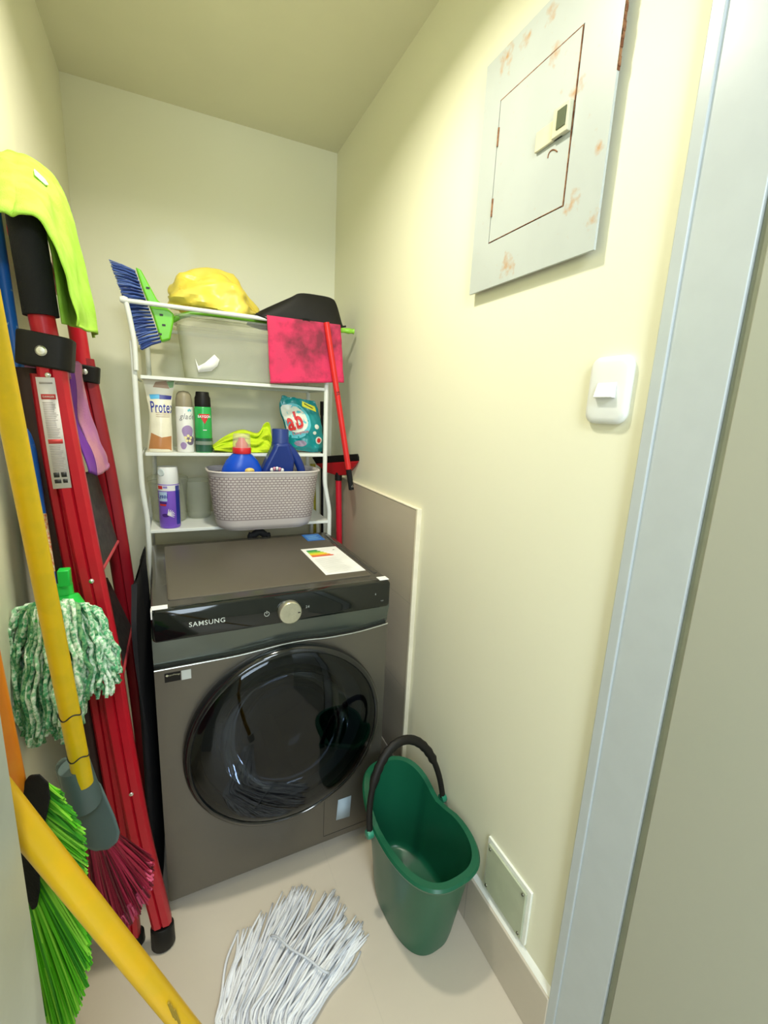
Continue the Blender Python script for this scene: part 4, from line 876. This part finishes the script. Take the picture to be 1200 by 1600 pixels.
for i in range(170):
    u = random.random(); dd = random.uniform(-.075, .02)*(1-.4*abs(2*u-1)) 
    D0 = .835
    a = at(98+(u-.5)*60, 950+6*random.random(), D=D0+dd*.3)
    sh = [at(lerp(30, 150, u)+random.uniform(-6, 6), 938+30*abs(u-.5)**1.3+random.uniform(0, 8), D=D0+dd*.8)]
    j = random.uniform(-.04, .04); k_ = random.uniform(.72, 1.03)
    mm_ = Vector(at(poly_interp([Vector((x, y, 0)) for x, y in mids], u+j).x, poly_interp([Vector((x, y, 0)) for x, y in mids], u+j).y, D=D0+dd))
    e_ = poly_interp([Vector((x, y, 0)) for x, y in ends], min(max(u+j, 0), 1)); ee = at(e_.x, e_.y, D=D0+dd-.0)
    ee = mm_.lerp(ee, k_)
    pts = curve_pts([a, sh[0], mm_.lerp(sh[0], .35), mm_, mm_.lerp(ee, .5)+Vector((random.uniform(-.008, .008), 0, 0)), ee], 22)
    ph = random.uniform(0, 6); pts = [p+Vector((.0025*math.sin(q*1.1+ph), .0025*math.cos(q*1.3+ph), 0)) for q, p in enumerate(pts)]
    mb.tube(pts, lambda q: .0046*(1+.22*math.sin(q*60+ph))*(1-.3*q), 6, mi=random.choice([0, 0, 1, 2]))
mb.build('strings', gmt, t, angle=180)

# ---------------------------------------------------------------- red ladder
t = empty('step_ladder', (-.14, 1.2, 0), 'folded red step ladder with black grips leaning on the left wall', 'ladder')
YN, YF = 1.01, 1.42
def rail(pxs, Y, hx, hy, name, m, groove=True):
    cs = curve_pts([at(*p, Y=Y) for p in pxs], 24); secs = []
    prof = [(-1, -.55), (-.72, -1), (-.12, -1), (0, -.72 if groove else -1), (.12, -1), (.72, -1), (1, -.55), (1, .55), (.72, 1), (-.72, 1), (-1, .55)]
    for p in cs: secs.append([p+Vector((x*hx, y*hy, 0)) for x, y in prof])
    return MB().loft(secs).build(name, m, t, bevel=0, angle=50)
front_rail = rail([(80, 556), (88, 620), (111, 740), (143, 900), (168, 1020), (186, 1130), (218, 1300), (243, 1400), (253, 1440)], YN-.02, .0215, .016, 'front_rail', red_pl)
rear_rail = rail([(66, 585), (89, 740), (119, 900), (143, 1020), (161, 1130), (189, 1300), (202, 1400), (208, 1460)], YN+.01, .0165, .016, 'rear_rail', red_pl)
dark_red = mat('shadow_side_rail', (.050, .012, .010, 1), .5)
rail([(44, 575), (50, 640), (64, 740), (90, 900), (114, 1020), (130, 1130), (158, 1300)], YN+.015, .020, .014, 'inner_brace', mat('dark_brown_plastic', (.030, .010, .008, 1), .5), False)
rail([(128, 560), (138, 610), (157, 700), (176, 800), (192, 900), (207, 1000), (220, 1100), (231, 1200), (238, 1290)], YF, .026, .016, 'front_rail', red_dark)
# feet
f1 = at(253, 1440, Y=YN-.02)
for (px_, py_, Yq, zz) in [(254, 1452, YN-.02, 0), (208, 1472, YN+.01, 0)]:
    p = at(px_, py_, Y=Yq); hz2 = max(p.z+.012, .03); MB().lathe([(0, 0), (.024, 0), (.027, .006), (.026, hz2), (.022, hz2+.004), (0, hz2+.004)], (p.x, p.y, .001), seg=20, sx=1, sy=.8).build('rubber_foot', black_pl, t)
# top tube, grips, collars
n0, n1, n2 = at(80, 560, Y=YN), at(64, 490, Y=YN), at(40, 345, Y=YN)
far0, far1 = at(130, 575, Y=YF), at(118, 500, Y=YF)
n3 = n2+(n2-n1).normalized()*.005
rt0 = [n0, n1, n2, n3, Vector((n3.x-.014, n3.y+.05, n3.z-.025)), Vector((n3.x-.012, YF-.08, n3.z-.04)), at(96, 400, Y=YF), at(108, 450, Y=YF), far1, far0]
MB().tube(curve_pts(rt0, 60), .0195, 18).build('top_handle', red_pl, t)
ax_ = (n1-n2).normalized(); MB().tube([n2-ax_*.004, lerp(n2, n1, .5), n1, n1+ax_*.004], .0262, 22).build('grip', black_foam, t)
def collar(pc, axis, w_, h_, d_):
    e = MB(); 
    M = Matrix.Translation(pc) @ axis.to_track_quat('Z', 'Y').to_matrix().to_4x4()
    e.loft([[M @ Vector((x*w_, y*d_, z)) for x, y in rrect(1, 1, .45, 5)] for z in (-h_, h_)]); return e
cx_ = at(73, 550, Y=YN-.008); cl_ = collar(cx_, Vector((.18, 0, -1)), .021, .028, .021)
# collar spans both tubes: a wide rounded block
M = Matrix.Translation(cx_) @ Matrix.Rotation(.12, 4, 'Y')
mb = MB(); mb.loft([[M @ Vector((x, y, z)) for x, y in rrect(.040, .034, .020, 6)] for z in (-.028, .028)]); c_o = mb.build('collar', black_pl, t, bevel=.003)
MB().lathe([(0, .004), (.006, .0035), (.0085, .001), (.0085, 0)], at(64, 548, Y=YN-.0425), (0, -1, .05), 16).build('rivet', steel, c_o)
cx2 = at(134, 584, Y=YF); M = Matrix.Translation(cx2) @ Matrix.Rotation(.12, 4, 'Y')
mb = MB(); mb.loft([[M @ Vector((x, y, z)) for x, y in rrect(.031, .024, .016, 6)] for z in (-.021, .021)]); c_o = mb.build('collar', black_pl, t, bevel=.003)
MB().lathe([(0, .003), (.005, .0025), (.007, .001), (.007, 0)], at(132, 581, Y=YF-.0245), (0, -1, .05), 16).build('rivet', steel, c_o)
for px_, py_ in [(143, 908), (205, 1241), (235, 1374), (75, 586)]:
    MB().lathe([(0, .003), (.003, .0025), (.0045, .001), (.0045, 0)], at(px_, py_, Y=YN-.0365), (0, -1, .05), 12).build('rivet', steel, t)
# step plates
stepm = mat('black_step', (.030, .028, .028, 1), .6, noise_amt=.6, scale=60, col2=(.07, .065, .06, 1)); edge_m = mat('pink_worn_edge', (.45, .05, .06, 1), .5)
for quad in [[(118, 742, 1.03), (150, 735, 1.40), (184, 846, 1.38), (152, 905, 1.03)], [(150, 906, 1.03), (168, 902, 1.40), (206, 980, 1.38), (191, 1056, 1.03)]]:
    q = [at(a, b_, Y=c_) for a, b_, c_ in quad]; n_ = (q[1]-q[0]).cross(q[3]-q[0]).normalized()*.014
    sp_ = MB().prism(q, n_ if n_.x < 0 else -n_).build('step', stepm, t, bevel=.002)
    MB().tube([q[3], q[2]], .004, 8).build('step_edge', edge_m, sp_)
# label on near rail
q = [at(*p, Y=YN-.0375) for p in [(55, 589), (85, 590), (112, 762), (83, 764)]]
def lmap(u, v): return lerp(lerp(q[0], q[1], u), lerp(q[3], q[2], u), v)+Vector((0, -.0006, 0))
mb = MB().add(q, [(0, 1, 2, 3)], 0)
def lquad(u0, v0, u1, v1, mi): mb.add([lmap(u0, v0), lmap(u1, v0), lmap(u1, v1), lmap(u0, v1)], [(0, 1, 2, 3)], mi)
lquad(.14, .145, .92, .19, 1); lquad(.14, .545, .92, .585, 1); lquad(.15, .04, .85, .055, 2)
mb.text('DANGER', .030, lambda x, y: lmap(.53+x*4.8, .168-y*.72)+Vector((0, -.0003, 0)), 3, bold=.01)
for k in range(42):
    v_ = .215+k*.0155
    if .53 < v_ < .60 or v_ > .84: continue
    lquad(.16, v_, random.uniform(.7, .9), v_+.006, 2)
for a_, b__ in [((.15, .85), (.45, .895)), ((.55, .85), (.85, .895)), ((.15, .915), (.5, .95)), ((.6, .915), (.85, .95))]: lquad(a_[0], a_[1], b__[0], b__[1], 4)
o = mb.build('warning_label', [mat('label_paper', (.66, .62, .60, 1), .55), mat('label_red', (.55, .05, .05, 1), .5), mat('label_text', (.38, .34, .33, 1), .5), mat('label_white', (.8, .75, .72, 1), .5), ink_black], t, solid=.0004, offset=1); o['label'] = 'white printed warning label with red bars'

# lime cloth over the ladder top
E1 = [at(*p, Y=.955) for p in [(-25, 345), (0, 332), (18, 337), (38, 335), (62, 352), (84, 400), (103, 445), (117, 490), (118, 509)]]
E2 = [at(*p, Y=1.33) for p in [(-20, 244), (0, 240), (22, 241), (45, 247), (75, 270), (100, 315), (118, 390), (135, 470), (149, 528)]]
# centre line rides over the handle
def limef(u, v):
    a = poly_interp(E1, v); b_ = poly_interp(E2, v); p = lerp(a, b_, u); bow = .038*math.sin(math.pi*u)
    return p+Vector((bow*.25, 0, bow*(1-v)))+Vector((.005*math.sin(u*9+v*3)+.006*nz(u*7+v*2, v*9, 1), .006*nz(u*6, v*7), .007*nz(u*5, v*8, 4)))
mb = MB().grid(limef, 24, 44)
K1 = [at(*p, Y=1.03) for p in [(64, 352), (70, 362), (78, 388), (84, 420), (89, 460), (93, 488), (96, 506)]]
K2 = [at(*p, Y=1.20) for p in [(70, 330), (80, 345), (92, 375), (102, 410), (112, 450), (119, 485), (124, 513)]]
def limeb(u, v): return lerp(poly_interp(K1, v), poly_interp(K2, v), u)+Vector((.004*math.sin(u*8), 0, 0))
mb.grid(limeb, 14, 24)
o = mb.build('ladder_cloth', lime_cloth, solid=.003, angle=180); o.name = 'draped_cloth'; tag(o, 'bright lime green cloth draped over the ladder top', 'cloth')
def proj(X): d = X-CAM; q = d.dot(FW); return 600+F_PX*d.dot(RT)/q, 800-F_PX*d.dot(UP)/q
best = min(((a/60, b/60) for a in range(61) for b in range(61)), key=lambda ab: (lambda q: (q[0]-63)**2+(q[1]-283)**2)(proj(limef(*ab))))
c0 = limef(*best); du = (limef(best[0]+.03, best[1])-limef(best[0]-.03, best[1])).normalized(); dv = (limef(best[0], best[1]+.03)-limef(best[0], best[1]-.03)).normalized(); dn = du.cross(dv).normalized()
if dn.dot(CAM-c0) < 0: dn = -dn
MB().add([c0+dn*.005+du*a+dv*b for a, b in [(-.018, -.012), (.016, -.014), (.020, .006), (.004, .013), (-.016, .008)]], [(0, 1, 2, 3, 4)]).build('white_tag', mat('cloth_tag_white', (.85, .9, .78, 1), .8), o, solid=.002)

# pink and purple cloth hanging between the ladder rails
pkm = mat('pink_towel', (.58, .26, .33, 1), .95, noise_amt=.6, scale=9, col2=(.40, .12, .45, 1), bump=.8, bscale=300); ppm = mat('purple_towel', (.17, .03, .36, 1), .95, noise_amt=.5, scale=10, col2=(.26, .08, .42, 1))
Lc = [at(*p, Y=1.14) for p in [(100, 555), (104, 600), (113, 650), (124, 700), (137, 738)]]
Mc = [at(*p, Y=1.20) for p in [(108, 562), (115, 610), (122, 660), (140, 705), (148, 743)]]
Rc = [at(*p, Y=1.36) for p in [(120, 572), (128, 620), (145, 668), (160, 708), (169, 726)]]
mb = MB().grid(lambda u, v: lerp(poly_interp(Lc, v), poly_interp(Mc, v), u)+Vector((.003*math.sin(v*9), 0, 0)), 6, 24, 1)
mb.grid(lambda u, v: lerp(poly_interp(Mc, v), poly_interp(Rc, v), u)+Vector((.010*math.sin(u*math.pi)+.004*nz(v*6, u*3), 0, .004*nz(u*5, 2))), 12, 24, 0)
Tq = [at(*p, Y=1.10) for p in [(22, 548), (60, 562), (90, 560), (110, 560)]]; Bq = [at(*p, Y=1.10) for p in [(30, 588), (60, 590), (90, 590), (112, 590)]]
mb.grid(lambda u, v: lerp(poly_interp(Tq, u), poly_interp(Bq, u), v)+Vector((0, .01*math.sin(v*6), 0)), 12, 6, 0)
o = mb.build('hand_towel', [pkm, ppm], solid=.004, angle=180); tag(o, 'pink and purple towel hanging between the ladder rails', 'towel')

# black bag squeezed between ladder and machine
bm_ = mat('black_fabric', (.006, .006, .008, 1), .8, bump=.4, bscale=60)
def bagf(u, v):
    th = u*2*math.pi; c_, s_ = math.cos(th), math.sin(th)
    yy = .165*math.copysign(abs(c_)**.6, c_); xx = (.012+.006*(1-v))*math.copysign(abs(s_)**.7, s_)
    z = v*.88; top = 1-.5*sm(.85, 1, v)
    return Vector((-.0905+xx*top*(1+.2*nz(z*4, th))+.004*v-.008*(1-v)-(.017*sm(.55, .9, v)*(1 if yy < .1 else .3)*(1 if s_ > 0 else .2) if True else 0), 1.28+yy*1.15*(1-.3*sm(.9, 1, v) if yy < 0 else 1), .002+z*(1+.02*nz(th))))
mb = MB().grid(bagf, 40, 40); mb.add([bagf(k/40, 1) for k in range(40)], [tuple(range(40))])
o = mb.build('fabric_bag', bm_, loc=(-.107, 1.245, 0)); tag(o, 'black fabric bag squeezed between the ladder and the washing machine', 'bag')

# small orange chip on the floor by the ladder foot
p = at(243, 1479, Z=0)
o = MB().box((p.x-.008, p.y-.005, .0005), (p.x+.008, p.y+.005, .004)).build('wood_chip', mat('tan_chip', (.50, .30, .14, 1), .7), bevel=.001); tag(o, 'tiny tan chip on the floor beside the ladder foot', 'debris')
